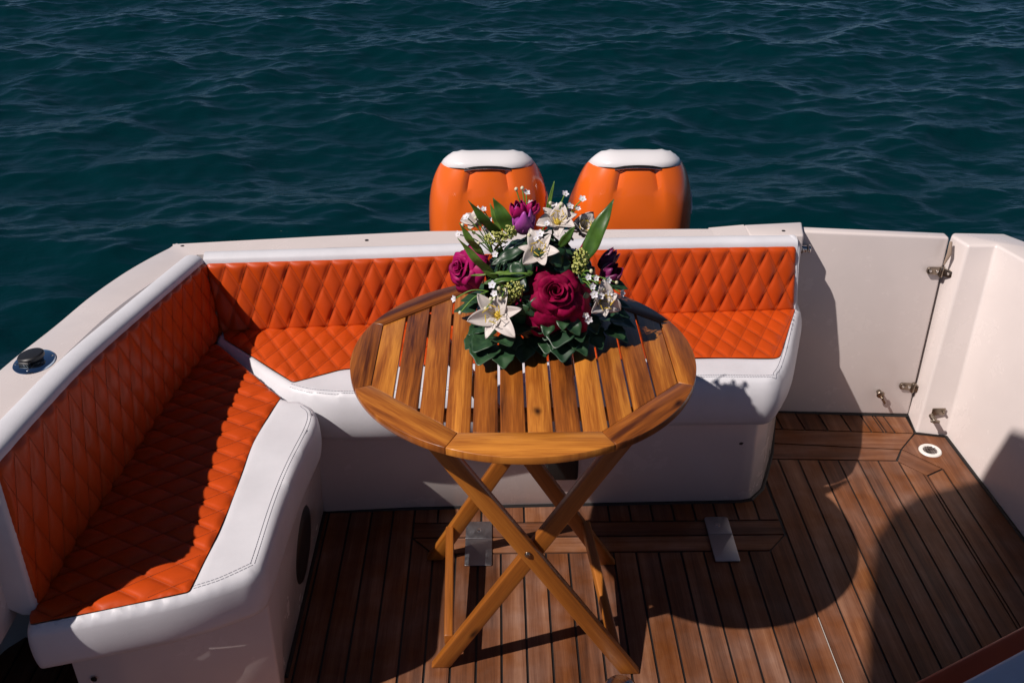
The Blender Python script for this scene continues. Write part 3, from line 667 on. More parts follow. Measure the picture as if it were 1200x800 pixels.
k.loft([[Vector(p)+Vector((-.010, 0, 0)) for p in sec], [Vector(p)+Vector((.004, .0, 0)) for p in sec]])
k.build('cushion_end', vinyl, st, bevel=.003)

# forward seat corner at the lower right
fs = thing('forward_seat', 'corner of a white seat with a dark orange edge, lower right', 'seat')
pl = [(.41, .996), (1.39, 1.500), (1.39, .45), (.41, .45)]
g = MB(); g.prism(roundpoly(pl, .03, 4), .32, .452); g.build('edge_band', leather, fs, bevel=.012, seg=3)
nx_, ny_ = -.457, .889
g = MB(); g.prism(roundpoly([(x-nx_*.042, y-ny_*.042) for x, y in pl[:2]]+[(1.39, .46), (.43, .46)], .03, 4), .34, .462); g.build('seat_top', vinyl, fs, bevel=.012, seg=3)
g = MB(); g.prism([(.48, .93), (1.39, 1.40), (1.39, .47), (.48, .47)], -.01, .321); g.build('seat_base', gelcoat, fs, bevel=.01)

# filler cap on the gunwale
fc = thing('filler_cap', 'black capped oval fitting with a blue chrome plate on the left rim', 'deck fitting', loc=(-.953, 1.757, .708))
TLT = Matrix.Rotation(R(-6.8), 3, 'X'); FO = Vector((-.953, 1.757, .7085))
def fadd(name, mat, fn, **kw):
    k = MB(); fn(k); k.v = [tuple(FO+TLT @ Vector(p)) for p in k.v]; return k.build(name, mat, fc, **kw)
rz = Matrix.Rotation(R(10), 3, 'Z')
fadd('base_plate', chrome, lambda k: k.lathe((0, 0, 0), [(1, 0), (.97, .003), (.80, .0045), (.001, .0048)], 40, rot=rz @ Matrix.Diagonal((.040, .062, 1))), smooth=True)
rt = Matrix.Rotation(R(-8), 3, 'Y') @ Matrix.Rotation(R(6), 3, 'X')
fadd('cap', black, lambda k: k.lathe((-.004, .004, .004), [(.022, 0), (.0235, .004), (.0265, .006), (.0265, .012), (.024, .0148), (.010, .0158), (.0005, .016)], 36, rot=rt), smooth=True)
def _h(k): cyl(k, (-.018, -.024, .008), (.004, -.028, .008), .0045); k.box((-.008, -.020, .010), (.018, .012, .005))
fadd('cap_hinge', black, _h, bevel=.001)
for dx, dy in ((-.028, -.018), (.008, -.048), (.026, .026), (-.018, .046)):
    fadd('screw', steel, lambda k: k.lathe((dx, dy, .0035), [(.0032, 0), (.003, .0015), (.0005, .002)], 10), smooth=True)

# ------------------------------------------------------------------ outboard motors
def superell(w, d, e, n=56):
    out = []
    for i in range(n):
        t = 2*PI*i/n; c, s_ = math.cos(t), math.sin(t)
        out.append((w*math.copysign(abs(c)**(2/e), c), d*math.copysign(abs(s_)**(2/e), s_)))
    return out
def outboard(cx, y0, label, yaw=0):
    t = thing('outboard_motor', label, 'outboard motor', 'twin outboard motors behind the stern', loc=(cx, y0, -.2))
    def sect(z):          # half width, half depth, centre y offset, exponent
        K = [(-.02, .150, .20, .25, 3), (.10, .195, .25, .27, 3.2), (.30, .215, .275, .29, 3.8), (.42, .215, .273, .295, 4.0), (.48, .210, .268, .297, 4.0), (.54, .198, .256, .298, 3.9), (.585, .181, .240, .300, 3.7), (.628, .156, .218, .302, 3.4)]
        zk = [k[0] for k in K]; return [z]+[float(np.polyval(np.polyfit(zk, [k[q] for k in K], 5), z)) for q in (1, 2, 3, 4)]
    def ring(z, gro=True, sc=1):
        w, d, oy, (e) = sect(z)[1:5]
        out = []
        for x, y in superell(w*sc, d*sc, e, 96):
            if gro and y < 0 and z > .36:                       # two creases run down the front face
                f = min(1, max(0, z-.44)/.12)
                for gx_, wd in ((-.092, .009), (.092, .009)):
                    xx = x*.215/w; gg = math.exp(-((xx-gx_*(1-.2*(z-.36)/.27))/wd)**2); y += .016*gg*f
                q = max(0, 1-(abs(x*.215/w)/.088)**6); y += .005*f*q
            yy = y+oy-.05; out.append((cx+x, y0+yy, z-.02-max(0, yy-.10)*.62*min(1, max(0, (z-.2)/.35))))
        return out
    g = MB(); g.loft([ring(z) for z in np.linspace(-.02, .600, 34)], True, True)
    g.build('cowl', opaint, t, smooth=True, sharp=50)
    # white cap: front lip high, sides sweep down
    g = MB(); rings = []
    for j, z in enumerate((.590, .600, .609, .617, .624, .629, .633, .6355, .637)):
        sc = (1.006, 1.004, .965, .90, .82, .72, .58, .40, .2)[j]; w, d, oy, e = sect(.605)[1:5]
        r_ = []
        for x, y in superell(w*sc, d*sc, 3.6, 96):
            yy = y+oy-.05; zz = z
            drop = (max(0, abs(x)-.085)/.08)**2*.026 if j < 4 else (max(0, abs(x)-.085)/.08)**2*.012
            zz -= drop*.6; zz -= max(0, yy-.10)*.62; zz += .004
            r_.append((cx+x, y0+yy, zz-.008))
        rings.append(r_)
    g.loft(rings, True, True); g.build('top_cap', wpaint, t, smooth=True, sharp=60)
    # dark air slot with a bright rim under the cap
    g = MB(); pts = []; FY = sect(.605)[3]-.05-sect(.605)[2]*1.0-.002
    yf = lambda x: y0+sect(.585)[3]-.05-sect(.585)[2]
    for i in range(11): x = -.08+.016*i; pts.append((cx+x, y0+FY+.002+.003*(abs(x)/.08)**3, .592-.007*(abs(x)/.08)**2))
    g.tube(pts, [.0015, .003]+[.0045]*7+[.003, .0015], 8); g.build('air_slot', black, t, smooth=True)
    g = MB(); g.tube([(p[0]*1.0, p[1]-.003, p[2]-.006) for p in pts], .0022, 6); g.build('slot_trim', steel, t, smooth=True)
    # white flash on the outer side of the cowl
    g = MB(); zz = [.49, .50, .515, .53, .50, .47]
    side = []
    for (yy, z) in ((.06, .40), (.08, .455), (.12, .475), (.19, .475), (.12, .445), (.09, .425)):
        side.append((yy, z))
    for sgn in (1,):
        V_ = []
        for o_ in (0, .003):
            for yy, z in side:
                w, d, oy, e = sect(z+.02)[1:5]; v = abs((yy-(oy-.05))/d); x = w*(1-min(.98, v)**e)**(1/e)
                V_.append((cx+sgn*(x+.0005+o_), y0+yy, z-max(0, yy-.10)*.62*min(1, max(0, (z-.18)/.35))))
        n = len(side); g.add(V_, [list(range(n)), list(range(n, 2*n))[::-1]]+[[i, (i+1) % n, n+(i+1) % n, n+i] for i in range(n)])
    g.build('side_flash', wpaint, t)
    g = MB(); g.loft([[(cx+x, y0+y+.20, z) for x, y in superell(w, d, 2.6, 32)] for z, w, d in ((-.02, .13, .17), (-.12, .075, .13), (-.5, .05, .11), (-.75, .04, .10))]); g.build('leg_housing', wpaint, t, smooth=True)
    g = MB(); g.box((cx, y0-.09, -.12), (.20, .22, .30)); g.box((cx, y0-.30, -.10), (.26, .30, .10)); g.build('bracket', black, t, bevel=.015)
    return t
outboard(-.035, 3.20, 'orange outboard motor with white top, left of the pair behind the flowers')
outboard(.478, 3.20, 'orange outboard motor with white top, right of the pair, clear of the flowers')

# ------------------------------------------------------------------ folding table
TC = Vector((.048, 1.737)); TR = .3485; TZ = .730; TH = .016
tb = thing('folding_table', 'round slatted wooden folding table with crossed legs under the flowers', 'table', loc=(TC.x, TC.y, 0))
oct_ = [(-.124, -.272), (.136, -.272), (.299, -.110), (.299, .130), (.132, .275), (-.128, .275), (-.297, .130), (-.297, -.110)]
ring_ = []
def woodprism(mb, poly, z0, z1, ang):
    plank(poly, ang, z1, mb, z0)
for i in range(8):
    a, b = Vector(oct_[i]), Vector(oct_[(i+1) % 8]); aa, ab = math.atan2(a.y, a.x), math.atan2(b.y, b.x)
    if ab < aa: ab += 2*PI
    g = .0005/TR; n = 18
    arc = [(TC.x+TR*math.cos(aa+g+(ab-aa-2*g)*k/n), TC.y+TR*math.sin(aa+g+(ab-aa-2*g)*k/n)) for k in range(n+1)]
    dr_ = (b-a).normalized(); a2 = a+dr_*.0006; b2 = b-dr_*.0006
    poly = arc+[(TC.x+b2.x, TC.y+b2.y), (TC.x+a2.x, TC.y+a2.y)]
    mb = MB(); woodprism(mb, poly, TZ-TH, TZ, math.degrees(math.atan2(dr_.y, dr_.x)))
    mb.build('rim_segment', acacia, tb, bevel=.0012, seg=2, sharp=40)
hps = []
for i in range(8):
    a, b = Vector(oct_[i]), Vector(oct_[(i+1) % 8]); d = (b-a).normalized(); nn = Vector((d.y, -d.x)); hps.append((nn.x, nn.y, nn.dot(a)-.0012))
for i in range(12):
    x0 = -.2985+i*.04983+.0024; x1 = x0+.0450
    pl = [(x0, -.3), (x1, -.3), (x1, .3), (x0, .3)]
    for h in hps:
        pl = clip(pl, h)
    if len(pl) < 3: continue
    mb = MB(); woodprism(mb, [(TC.x+x, TC.y+y) for x, y in pl], TZ-TH+.002, TZ-.0012+random.uniform(-.0006, .0006), 90)
    mb.build('slat', acacia, tb, bevel=.001, seg=2, sharp=40)
def bar(name, p, q, w, t, side, mat=acacia_leg, bev=.003, par=tb):
    p, q = Vector(p), Vector(q); d = (q-p); L = d.length; d.normalize(); n = Vector(side).normalized(); n -= d*n.dot(d); n.normalize(); c = d.cross(n)
    V_ = []; 
    for s_ in (0, L):
        for a, b in ((-1, -1), (1, -1), (1, 1), (-1, 1)): V_.append(p+d*s_+c*a*w/2+n*b*t/2)
    mb = MB(); ou, ov = random.uniform(0, 40), random.uniform(0, 40)
    def uvf(v): r_ = Vector(v)-p; return (r_.dot(d)+ou, r_.dot(c)+r_.dot(n)+ov)
    mb.add(V_, [[3, 2, 1, 0], [4, 5, 6, 7], [0, 1, 5, 4], [1, 2, 6, 5], [2, 3, 7, 6], [3, 0, 4, 7]], uvf)
    return mb.build(name, mat, par, bevel=bev, seg=2, sharp=40)
def leg(foot, k, y, zt=.705, w=.037, t=.021):
    """a crossed leg cut level at the deck: foot x, slope dx/dz"""
    mb = MB(); ou, ov = random.uniform(0, 40), random.uniform(0, 40); hw = w/2*math.sqrt(1+k*k); d = Vector((k, 0, 1)).normalized(); c = Vector((1, 0, -k)).normalized()
    V_ = []
    for z, wd in ((.0, hw), (zt, hw)):
        for sx, sy in ((-1, -1), (1, -1), (1, 1), (-1, 1)): V_.append((foot+k*z+sx*wd, y+sy*t/2, z+.0005))
    def uvf(v): r_ = Vector(v)-Vector((foot, y, 0)); return (r_.dot(d)+ou, r_.dot(c)+r_.y+ov)
    mb.add(V_, [[3, 2, 1, 0], [4, 5, 6, 7], [0, 1, 5, 4], [1, 2, 6, 5], [2, 3, 7, 6], [3, 0, 4, 7]], uvf)
    return mb.build('leg', acacia_leg, tb, bevel=.003, seg=2, sharp=30)
leg(.289, -.650, 1.568); leg(-.138, .613, 1.592); leg(-.170, .58, 1.945); leg(.272, -.61, 1.921)
bar('rail', (-.118, 1.60, .068), (-.128, 1.94, .095), .034, .020, (1, 0, 0))
bar('rail', (.256, 1.578, .050), (.212, 1.915, .130), .034, .020, (1, 0, 0))
bar('support_batten', (-.22, 1.568, .698), (.32, 1.568, .698), .022, .020, (0, 1, 0)); bar('support_batten', (-.20, 1.945, .698), (.30, 1.945, .698), .022, .020, (0, 1, 0))
bar('support_batten', (.02, 1.50, .699), (.02, 1.98, .699), .018, .022, (1, 0, 0))
for x, y, z in ((.056, 1.5565, .358), (.062, 1.9095, .37)):
    k = MB(); k.lathe((x, y, z), [(.0075, 0), (.007, .002), (.004, .004), (.0005, .0042)], 12, rot=Matrix.Rotation(R(90), 3, 'X')); k.build('bolt', bronze, tb, smooth=True)

# ------------------------------------------------------------------ flowers
fl = thing('flower_arrangement', 'low bouquet of dark red roses, white lilies and green leaves on the table', 'flowers', loc=(.085, 1.84, TZ))
def pmat(name, c, c2=None, rough=.5, trans=.12, sheen=0, coat=0, vs=40, spec=.5):
    m, nt, b, N, Lk = newmat(name); b.inputs['Specular IOR Level'].default_value = spec; tc = N('ShaderNodeTexCoord'); n = N('ShaderNodeTexNoise'); n.inputs['Scale'].default_value = vs; n.inputs['Detail'].default_value = 5
    Lk(tc.outputs['Object'], n.inputs['Vector']); mx = N('ShaderNodeMix'); mx.data_type = 'RGBA'; mx.inputs[6].default_value = (*c, 1); mx.inputs[7].default_value = (*(c2 or c), 1)
    mr = N('ShaderNodeMapRange'); mr.inputs[1].default_value = .35; mr.inputs[2].default_value = .65; Lk(n.outputs[0], mr.inputs[0]); Lk(mr.outputs[0], mx.inputs[0]); Lk(mx.outputs[2], b.inputs['Base Color'])
    b.inputs['Roughness'].default_value = rough; b.inputs['Sheen Weight'].default_value = sheen; b.inputs['Sheen Roughness'].default_value = .35; b.inputs['Sheen Tint'].default_value = (*[min(1, k*1.5+.05) for k in (c2 or c)], 1); b.inputs['Coat Weight'].default_value = coat
    bp = N('ShaderNodeBump'); bp.inputs['Strength'].default_value = .3; bp.inputs['Distance'].default_value = .001; Lk(n.outputs[0], bp.inputs['Height']); Lk(bp.outputs[0], b.inputs['Normal'])
    tr = N('ShaderNodeBsdfTranslucent'); Lk(mx.outputs[2], tr.inputs[0]); ms = N('ShaderNodeMixShader'); ms.inputs[0].default_value = trans
    Lk(b.outputs[0], ms.inputs[1]); Lk(tr.outputs[0], ms.inputs[2]); Lk(ms.outputs[0], nt.nodes['Material Output'].inputs[0]); return m
M_rose = pmat('rose_velvet', (.14, .0006, .020), (.29, .0014, .050), .65, .06, sheen=0, vs=60, spec=.12)
M_mag = pmat('magenta_petal', (.28, .003, .075), (.42, .008, .13), .5, .15, sheen=0, spec=.2)
M_purp = pmat('tulip_petal', (.42, .06, .40), (.52, .10, .46), .4, .15)
M_dpurp = pmat('plum_petal', (.10, .003, .05), (.18, .006, .09), .45, .1, sheen=.3)
M_lily = pmat('lily_petal', (.68, .61, .57), (.76, .70, .66), .5, .22, vs=15)
M_yel = pmat('pollen', (.62, .38, .02), (.50, .40, .04), .7, .05)
M_hyd = pmat('green_cluster', (.42, .46, .08), (.62, .62, .22), .6, .15, vs=120)
M_flo = pmat('floret', (.74, .74, .82), (.84, .82, .84), .5, .2)
M_bud = pmat('cream_bud', (.70, .66, .42), (.78, .74, .55), .5, .15)
M_leaf = pmat('leaf_green', (.030, .085, .012), (.075, .165, .022), .42, .15, coat=.15, vs=35)
M_leaf2 = pmat('leaf_light', (.10, .20, .03), (.16, .28, .045), .45, .2, vs=30)
M_dark = pmat('leaf_dark', (.008, .030, .014), (.020, .060, .026), .42, .06, coat=.12, vs=30)
M_ivy = pmat('ivy_green', (.014, .045, .019), (.034, .085, .034), .42, .08, coat=.15, vs=60)
M_stem = pmat('stem_green', (.10, .22, .03), (.16, .30, .05), .5, .05)
def frame(c, axis_, spin=0):
    z = Vector(axis_).normalized(); x = Vector((1, 0, 0)) if abs(z.x) < .8 else Vector((0, 1, 0)); x = (x-z*x.dot(z)).normalized(); y = z.cross(x)
    M = Matrix((x, y, z)).transposed() @ Matrix.Rotation(spin, 3, 'Z'); return lambda p: Vector(c)+M @ Vector(p)
def thick(o, t=.0006):
    md = o.modifiers.new('s', 'SOLIDIFY'); md.thickness = t; md.offset = 0; return o
def grid(mb, fn, nu, nv, m=0):
    V_ = [fn(i/nu, j/nv) for i in range(nu+1) for j in range(nv+1)]
    mb.add(V_, [[i*(nv+1)+j, (i+1)*(nv+1)+j, (i+1)*(nv+1)+j+1, i*(nv+1)+j+1] for i in range(nu) for j in range(nv)], None, m)
def rosehead(c, axis_, Rr, mat, name='rose', seed=1, layers=7, label=None):
    rr = random.Random(seed); T = frame(c, axis_, rr.uniform(0, 6)); mb = MB()
    cfg = [(2, .10, .20, .62, .0), (3, .16, .30, .66, .02), (3, .24, .46, .66, .12), (3, .32, .64, .62, .28), (4, .40, .84, .50, .50), (4, .46, 1.02, .32, .80), (5, .50, 1.22, .10, .95)][:layers]
    for li, (n, rb, rt, h, curl) in enumerate(cfg):
        for k_ in range(n):
            ph = 2*PI*(k_+.37*li)/n+rr.uniform(-.15, .15); w = PI/n*(1.38 if li < 4 else 1.22)*rr.uniform(.9, 1.1); hh = h*rr.uniform(.92, 1.06); sp_ = .10 if li else .16; f1, f2 = rr.uniform(0, 6), rr.uniform(2.5, 4)
            pt = rr.uniform(.10, .22)
            def fn(u, v, ph=ph, w=w, hh=hh, rb=rb, rt=rt, curl=curl, sp_=sp_, f1=f1, f2=f2, li=li, pt=pt):
                a = (u*2-1); e = 1-abs(a)**3.2*.55; t = v
                r = rb*.5+(rt-rb*.5)*(t**(1.2 if li < 4 else .8))+sp_*a*.5*(1-.3*li/6); z = hh*(t**(.85))*e
                if li >= 2:
                    q = max(0, (t-.62)/.38)*(1 if li < 5 else 1.2); r += curl*.30*q*q*(1.1-.5*abs(a)); z -= curl*.42*q*q*(1+1.1*a*a)
                    z += .055*math.sin(f2*a*2+f1)*t*t; r += .045*math.sin(f2*2*a+f1*2)*t*t
                if li >= 4 and abs(a) < .5: r += pt*(.6 if li < 6 else 1.0)*(1-abs(a)/.5)*t**4
                ang = ph+a*w
                return T((r*math.cos(ang)*Rr, r*math.sin(ang)*Rr, (z-.05*li)*Rr+.10*Rr))
            grid(mb, fn, 12, 9)
    o = mb.build(name, mat, fl, smooth=True, normals=False, sharp=180); thick(o, .0008)
    if label: o['label'] = label
    return o
def lily(c, axis_, Lp, seed, n=6, open_=(20, 100), wid=.40, label=None, spin=0, stam=True):
    rr = random.Random(seed); T = frame(c, axis_, spin); mb = MB()
    for k_ in range(n):
        ph = 2*PI*k_/n+rr.uniform(-.1, .1); L_ = Lp*rr.uniform(.9, 1.08)*(1 if k_ % 2 else .92); a0 = R(open_[0]+rr.uniform(-4, 4)); a1 = R(open_[1]+rr.uniform(-34, 34)); W = L_*wid*rr.uniform(.9, 1.1)*(1.15 if k_ % 2 else .9); tw = rr.uniform(-.55, .55)
        N_ = 14; prof = []; r = z = 0
        for i in range(N_+1): 
            t = i/N_; a = a0+(a1-a0)*t**1.4; prof.append((r, z, a)); r += math.sin(a)*L_/N_; z += math.cos(a)*L_/N_
        def fn(u, v):
            r, z, a = prof[int(round(u*N_))]; w = W*.5*(math.sin(PI*min(1, (u*.93+.07))**.80)**.75)*(1-.25*(u > .93)); s_ = (v*2-1)
            cup = .22*W*(s_*s_)*math.sin(PI*min(1, u+.1))-.05*W*math.exp(-(s_/.15)**2); rad = r-math.cos(a)*cup+.0; zz = z+math.sin(a)*cup+tw*s_*w*u+.05*W*math.sin(7*u+s_*4+ph*2)*u
            x, y = rad, s_*w
            return T((x*math.cos(ph)-y*math.sin(ph), x*math.sin(ph)+y*math.cos(ph), zz))
        grid(mb, fn, N_, 8)
    o = mb.build('lily', M_lily, fl, smooth=True, normals=False, sharp=180); thick(o, .0008)
    if label: o['label'] = label
    if stam:
        s_ = MB()
        for k_ in range(6):
            a = 2*PI*k_/6+.3; p1 = T((.006*math.cos(a), .006*math.sin(a), .02)); p2 = T((.013*math.cos(a)*Lp/.055, .013*math.sin(a)*Lp/.055, .034*Lp/.055)); s_.tube([T((0, 0, .0)), p1, p2], .0005, 5)
            q = T((.017*math.cos(a+.4)*Lp/.055, .017*math.sin(a+.4)*Lp/.055, .035*Lp/.055)); s_.tube([p2+(p2-q)*.8, q], [.0012, .0008], 6)
        s_.lathe(T((0, 0, .004)), [(.004, -.004), (.007, .004), (.003, .010), (.0004, .013)], 10)
        s_.build('stamens', M_yel, o, smooth=True)
    return o
def leafmesh(mb, a, b, W, up=(0, 0, 1), bend=.15, fold=.25, n=12, m=0, tipp=.75):
    a, b = Vector(a), Vector(b); d = b-a; L_ = d.length; d.normalize(); s_ = d.cross(Vector(up)).normalized(); nn = s_.cross(d).normalized()
    def fn(u, v):
        t = v*2-1; w = W/2*(math.sin(PI*u**tipp)**.9 if 0 < u < 1 else 0)+.0004
        return a+d*L_*u+s_*t*w+nn*(bend*L_*math.sin(PI*u*.9)+fold*abs(t)*w+.02*L_*math.sin(14*u+t))
    grid(mb, fn, n, 4, m)
def ivy(mb, c, d, nrm, s, m=0, rr=random):
    d = Vector(d).normalized(); n = Vector(nrm).normalized(); n = (n-d*n.dot(d)).normalized(); x = d.cross(n)
    ol_ = [(0, 0), (.30, -.10), (.48, .05), (.62, .32), (.42, .42), (.45, .62), (.22, .72), (0, 1.08), (-.22, .72), (-.45, .62), (-.42, .42), (-.62, .32), (-.48, .05), (-.30, -.10)]
    ol_ = [(a*rr.uniform(.9, 1.1), b*rr.uniform(.95, 1.05)) for a, b in ol_]
    c = Vector(c); V_ = []; F_ = []; mids = [0, .25, .5, .8]
    def pt(a, b): return c+x*a*s+d*b*s+n*s*(.22*abs(a)-.25*b*b+.03*math.sin(a*9+b*7))
    N_ = len(ol_); V_ = [pt(a, b) for a, b in ol_]+[pt(a*.5, b*.5+.17) for a, b in ol_]+[pt(0, .35)]
    for i in range(N_):
        j = (i+1) % N_; F_.append([i, j, N_+j, N_+i]); F_.append([N_+i, N_+j, 2*N_])
    mb.add(V_, F_, None, m)
# pot and inner foliage
k = MB(); k.lathe((.085, 1.84, TZ), [(.045, 0), (.058, .02), (.066, .055), (.060, .056), (.02, .05), (.0005, .05)], 28)
k.build('pot', basic('dark_pot', (.02, .02, .02), .5), fl, smooth=True)
rr = random.Random(3); mb = MB(); FC = Vector((.085, 1.84, .835)); FR_ = Vector((.125, .115, .115))
for i in range(560):
    u = rr.uniform(-.9, 1); ph = rr.uniform(0, 2*PI); s_ = math.sqrt(1-u*u); nn = Vector((s_*math.cos(ph), s_*math.sin(ph), u)); rad = rr.uniform(.55, 1.0)
    c = FC+Vector((nn.x*FR_.x, nn.y*FR_.y, nn.z*FR_.z))*rad; t = Vector((rr.uniform(-1, 1), rr.uniform(-1, 1), rr.uniform(-1, 1))); t = (t-nn*t.dot(nn)*.7).normalized()
    L_ = rr.uniform(.028, .046); leafmesh(mb, c-t*L_/2, c+t*L_/2, L_*rr.uniform(.7, .95), up=nn, bend=rr.uniform(.0, .15), fold=-.2, n=7, m=0 if rr.random() < .8 else 1, tipp=.85)
o = mb.build('foliage', [M_dark, M_ivy], fl, smooth=True, normals=False, sharp=180); thick(o)
# ivy skirt on the table
mb = MB(); 
for (x, y, ang, s) in [(-.022, 1.715, 250, .050), (.004, 1.700, 275, .044), (-.040, 1.745, 225, .036), (.050, 1.745, 265, .046), (.078, 1.748, 290, .042), (.030, 1.75, 240, .038), (.128, 1.745, 268, .050), (.152, 1.745, 300, .042), (.180, 1.775, 310, .044),
                       (.225, 1.79, 330, .046), (.235, 1.82, 350, .044), (.24, 1.85, 10, .042), (.105, 1.75, 255, .040), (-.05, 1.88, 170, .040), (.20, 1.92, 45, .044), (.12, 1.96, 80, .046), (.03, 1.95, 110, .044), (-.04, 1.92, 150, .044)]:
    for q in range(2):
        a = R(ang+rr.uniform(-22, 22)*q); d = Vector((math.cos(a), math.sin(a), rr.uniform(-.35, .05) if q == 0 else rr.uniform(-.1, .5)))
        ivy(mb, (x-d.x*.012*q, y-d.y*.012*q, TZ+.028+q*.022+rr.uniform(0, .008)), d, (d.x*.5, d.y*.5, 1), s*rr.uniform(1.05, 1.35), 0 if rr.random() < .7 else 1, rr)
o = mb.build('ivy_leaves', [M_ivy, M_dark], fl, smooth=True, normals=False, sharp=180); md = o.modifiers.new('u', 'SUBSURF'); md.levels = 1; md.render_levels = 2; thick(o)
# roses
cam_dir = Vector((0, -.75, .66))
rosehead((.112, 1.750, .862), (-.02, -.80, .62), .050, M_rose, seed=4, label='large dark crimson rose at the front')
rosehead((-.070, 1.810, .890), (-.70, -.55, .40), .036, M_mag, seed=8, layers=6, label='magenta rose on the left side')
def tulip(c, axis_, r, h, mat, nm, seed, label):
    rr_ = random.Random(seed); T = frame(c, axis_, rr_.uniform(0, 6)); mb = MB()
    for li, n in ((0, 3), (1, 3)):
        for k_ in range(n):
            ph = 2*PI*(k_+.5*li)/n; w = 1.15
            def fn(u, v):
                a = u*2-1; t = v; rad = r*(.25+.85*math.sin(PI*(.08+t*.72)))*(1+.06*li)+.0015*li; e = 1-.5*abs(a)**2.2; ang = ph+a*w*(math.sin(PI*(.12+t*.80))**.5)
                return T((rad*math.cos(ang), rad*math.sin(ang), h*t*e))
            grid(mb, fn, 10, 10)
    o = mb.build(nm, mat, fl, smooth=True, normals=False, sharp=180); thick(o); o['label'] = label; return o
tulip((.050, 1.842, .955), (0.02, -.25, 1), .0185, .062, M_purp, 'tulip', 2, 'purple pink tulip bud at the top')
o = tulip((.045, 1.835, .990), (-.3, -.2, 1), .014, .034, M_mag, 'tulip', 5, 'small magenta bud above the tulip')
o = tulip((.062, 1.838, .995), (.5, -.2, 1), .011, .028, M_mag, 'tulip', 6, 'small magenta bud right above the tulip')
tulip((.215, 1.825, .855), (.4, -.3, .55), .018, .046, M_dpurp, 'tulip', 3, 'dark plum bud on the right side')
tulip((.208, 1.845, .872), (.8, .1, .85), .012, .050, M_dpurp, 'tulip', 4, 'plum bud at the right, pointing up')
tulip((.175, 1.835, .898), (.2, -.2, 1), .012, .05, M_rose, 'tulip', 9, 'dark red bud behind the green cluster')
# lilies
lily((-.002, 1.722, .826), (-.25, -.75, .55), .067, 11, open_=(45, 100), wid=.46, spin=.2, label='white lily at the lower left, wide open')
lily((.080, 1.795, .925), (-.05, -.65, .75), .056, 12, open_=(35, 95), wid=.50, spin=.9, label='white lily above the big rose')
lily((.118, 1.845, .968), (.05, -.55, .8), .052, 13, open_=(35, 88), wid=.62, spin=.4, label='white lily at the top')
lily((.165, 1.865, .945), (.3, -.6, .65), .052, 14, open_=(15, 60), wid=.8, spin=0, label='white lily behind the tall leaf')
lily((.200, 1.772, .838), (.30, -.80, .25), .058, 15, open_=(18, 85), wid=.58, spin=.5, label='white lily at the lower right')
lily((-.042, 1.905, .942), (-.3, -.4, .8), .042, 16, open_=(25, 80), wid=.7, spin=.1, label='small white lily at the upper left', stam=False)
# green clusters
def cluster(c, r, seed, n=110, sq=(1, 1, 1), label=None):
    rr_ = random.Random(seed); mb = MB()
    for i in range(n):
        u = rr_.uniform(-.3, 1); ph = rr_.uniform(0, 2*PI); s_ = math.sqrt(max(0, 1-u*u)); d = Vector((s_*math.cos(ph)*sq[0], -abs(u)*.7*sq[1]-.1, s_*math.sin(ph)*sq[2]+.3*abs(u))); q = Vector(c)+d*r*rr_.uniform(.75, 1.1)
        k_ = rr_.uniform(.0020, .0034)
        T = frame(q, d+Vector((rr_.uniform(-.5, .5), rr_.uniform(-.5, .5), rr_.uniform(-.5, .5))), rr_.uniform(0, 6))
        V_ = [T((0, 0, k_*.9)), T((k_, 0, .0)), T((0, k_, .0)), T((-k_, 0, .0)), T((0, -k_, .0)), T((0, 0, -k_*.8))]
        mb.add(V_, [[0, 1, 2], [0, 2, 3], [0, 3, 4], [0, 4, 1], [5, 2, 1], [5, 3, 2], [5, 4, 3], [5, 1, 4]])
        if i % 3 == 0: mb.tube([Vector(c)-Vector((0, -.01, .012)), q], .0006, 4, m=1)
    o = mb.build('green_cluster', [M_hyd, M_stem], fl, smooth=True, sharp=20)
    if label: o['label'] = label
cluster((.010, 1.738, .862), .021, 1, 120, (1, 1, .8), 'yellow green cluster beside the lower left lily'); cluster((.030, 1.742, .876), .019, 4, 90, (1, 1, 1), 'yellow green cluster touching the big rose')
cluster((-.004, 1.812, .955), .019, 2, 90, (1.2, 1, .7), 'yellow green cluster under the long leaves'); cluster((.022, 1.812, .968), .014, 5, 60, (1, 1, 1), 'yellow green cluster under the tulip')
cluster((.162, 1.785, .922), .019, 3, 90, (.8, 1, 1.1), 'yellow green cluster under the tall leaf'); cluster((.16, 1.78, .905), .014, 6, 60, (1, 1, 1), 'yellow green cluster above the right florets')
# florets on stems
def sprig(pts, root, seed):
    rr_ = random.Random(seed); mb = MB()
    for p in pts:
        p = Vector(p); rt = Vector(root); midp = (p+rt)/2+Vector((0, -.003, .012)); mb.tube(smoothpath([rt, midp, p], 5), [.0013]*10+[.0010], 5, m=1)
        ax_ = (p-rt).normalized()*.6+Vector((rr_.uniform(-.4, .4), -.6, .5)); T = frame(p, ax_, rr_.uniform(0, 6)); r_ = rr_.uniform(.0065, .0088)
        if rr_.random() < .75:
            for k_ in range(5):
                a = 2*PI*k_/5
                def fn(u, v):
                    t = v*2-1; w = r_*.42*math.sin(PI*min(1, .1+u*.85))**.7; x, y = r_*u, t*w
                    return T((x*math.cos(a)-y*math.sin(a), x*math.sin(a)+y*math.cos(a), .0015+.002*u*u+.001*t*t))
                grid(mb, fn, 4, 2)
            mb.lathe(T((0, 0, .002)), [(.0016, -.0005), (.0012, .0012), (.0003, .0015)], 6, m=2)
        else:
            mb.lathe(p, [(.001, -.004), (.0035, -.001), (.0038, .002), (.002, .0045), (.0003, .005)], 8, m=2, rot=Matrix.Rotation(rr_.uniform(-.6, .6), 3, 'X'))
    o = mb.build('floret_sprig', [M_flo, M_stem, M_bud], fl, smooth=True, normals=False, sharp=180)
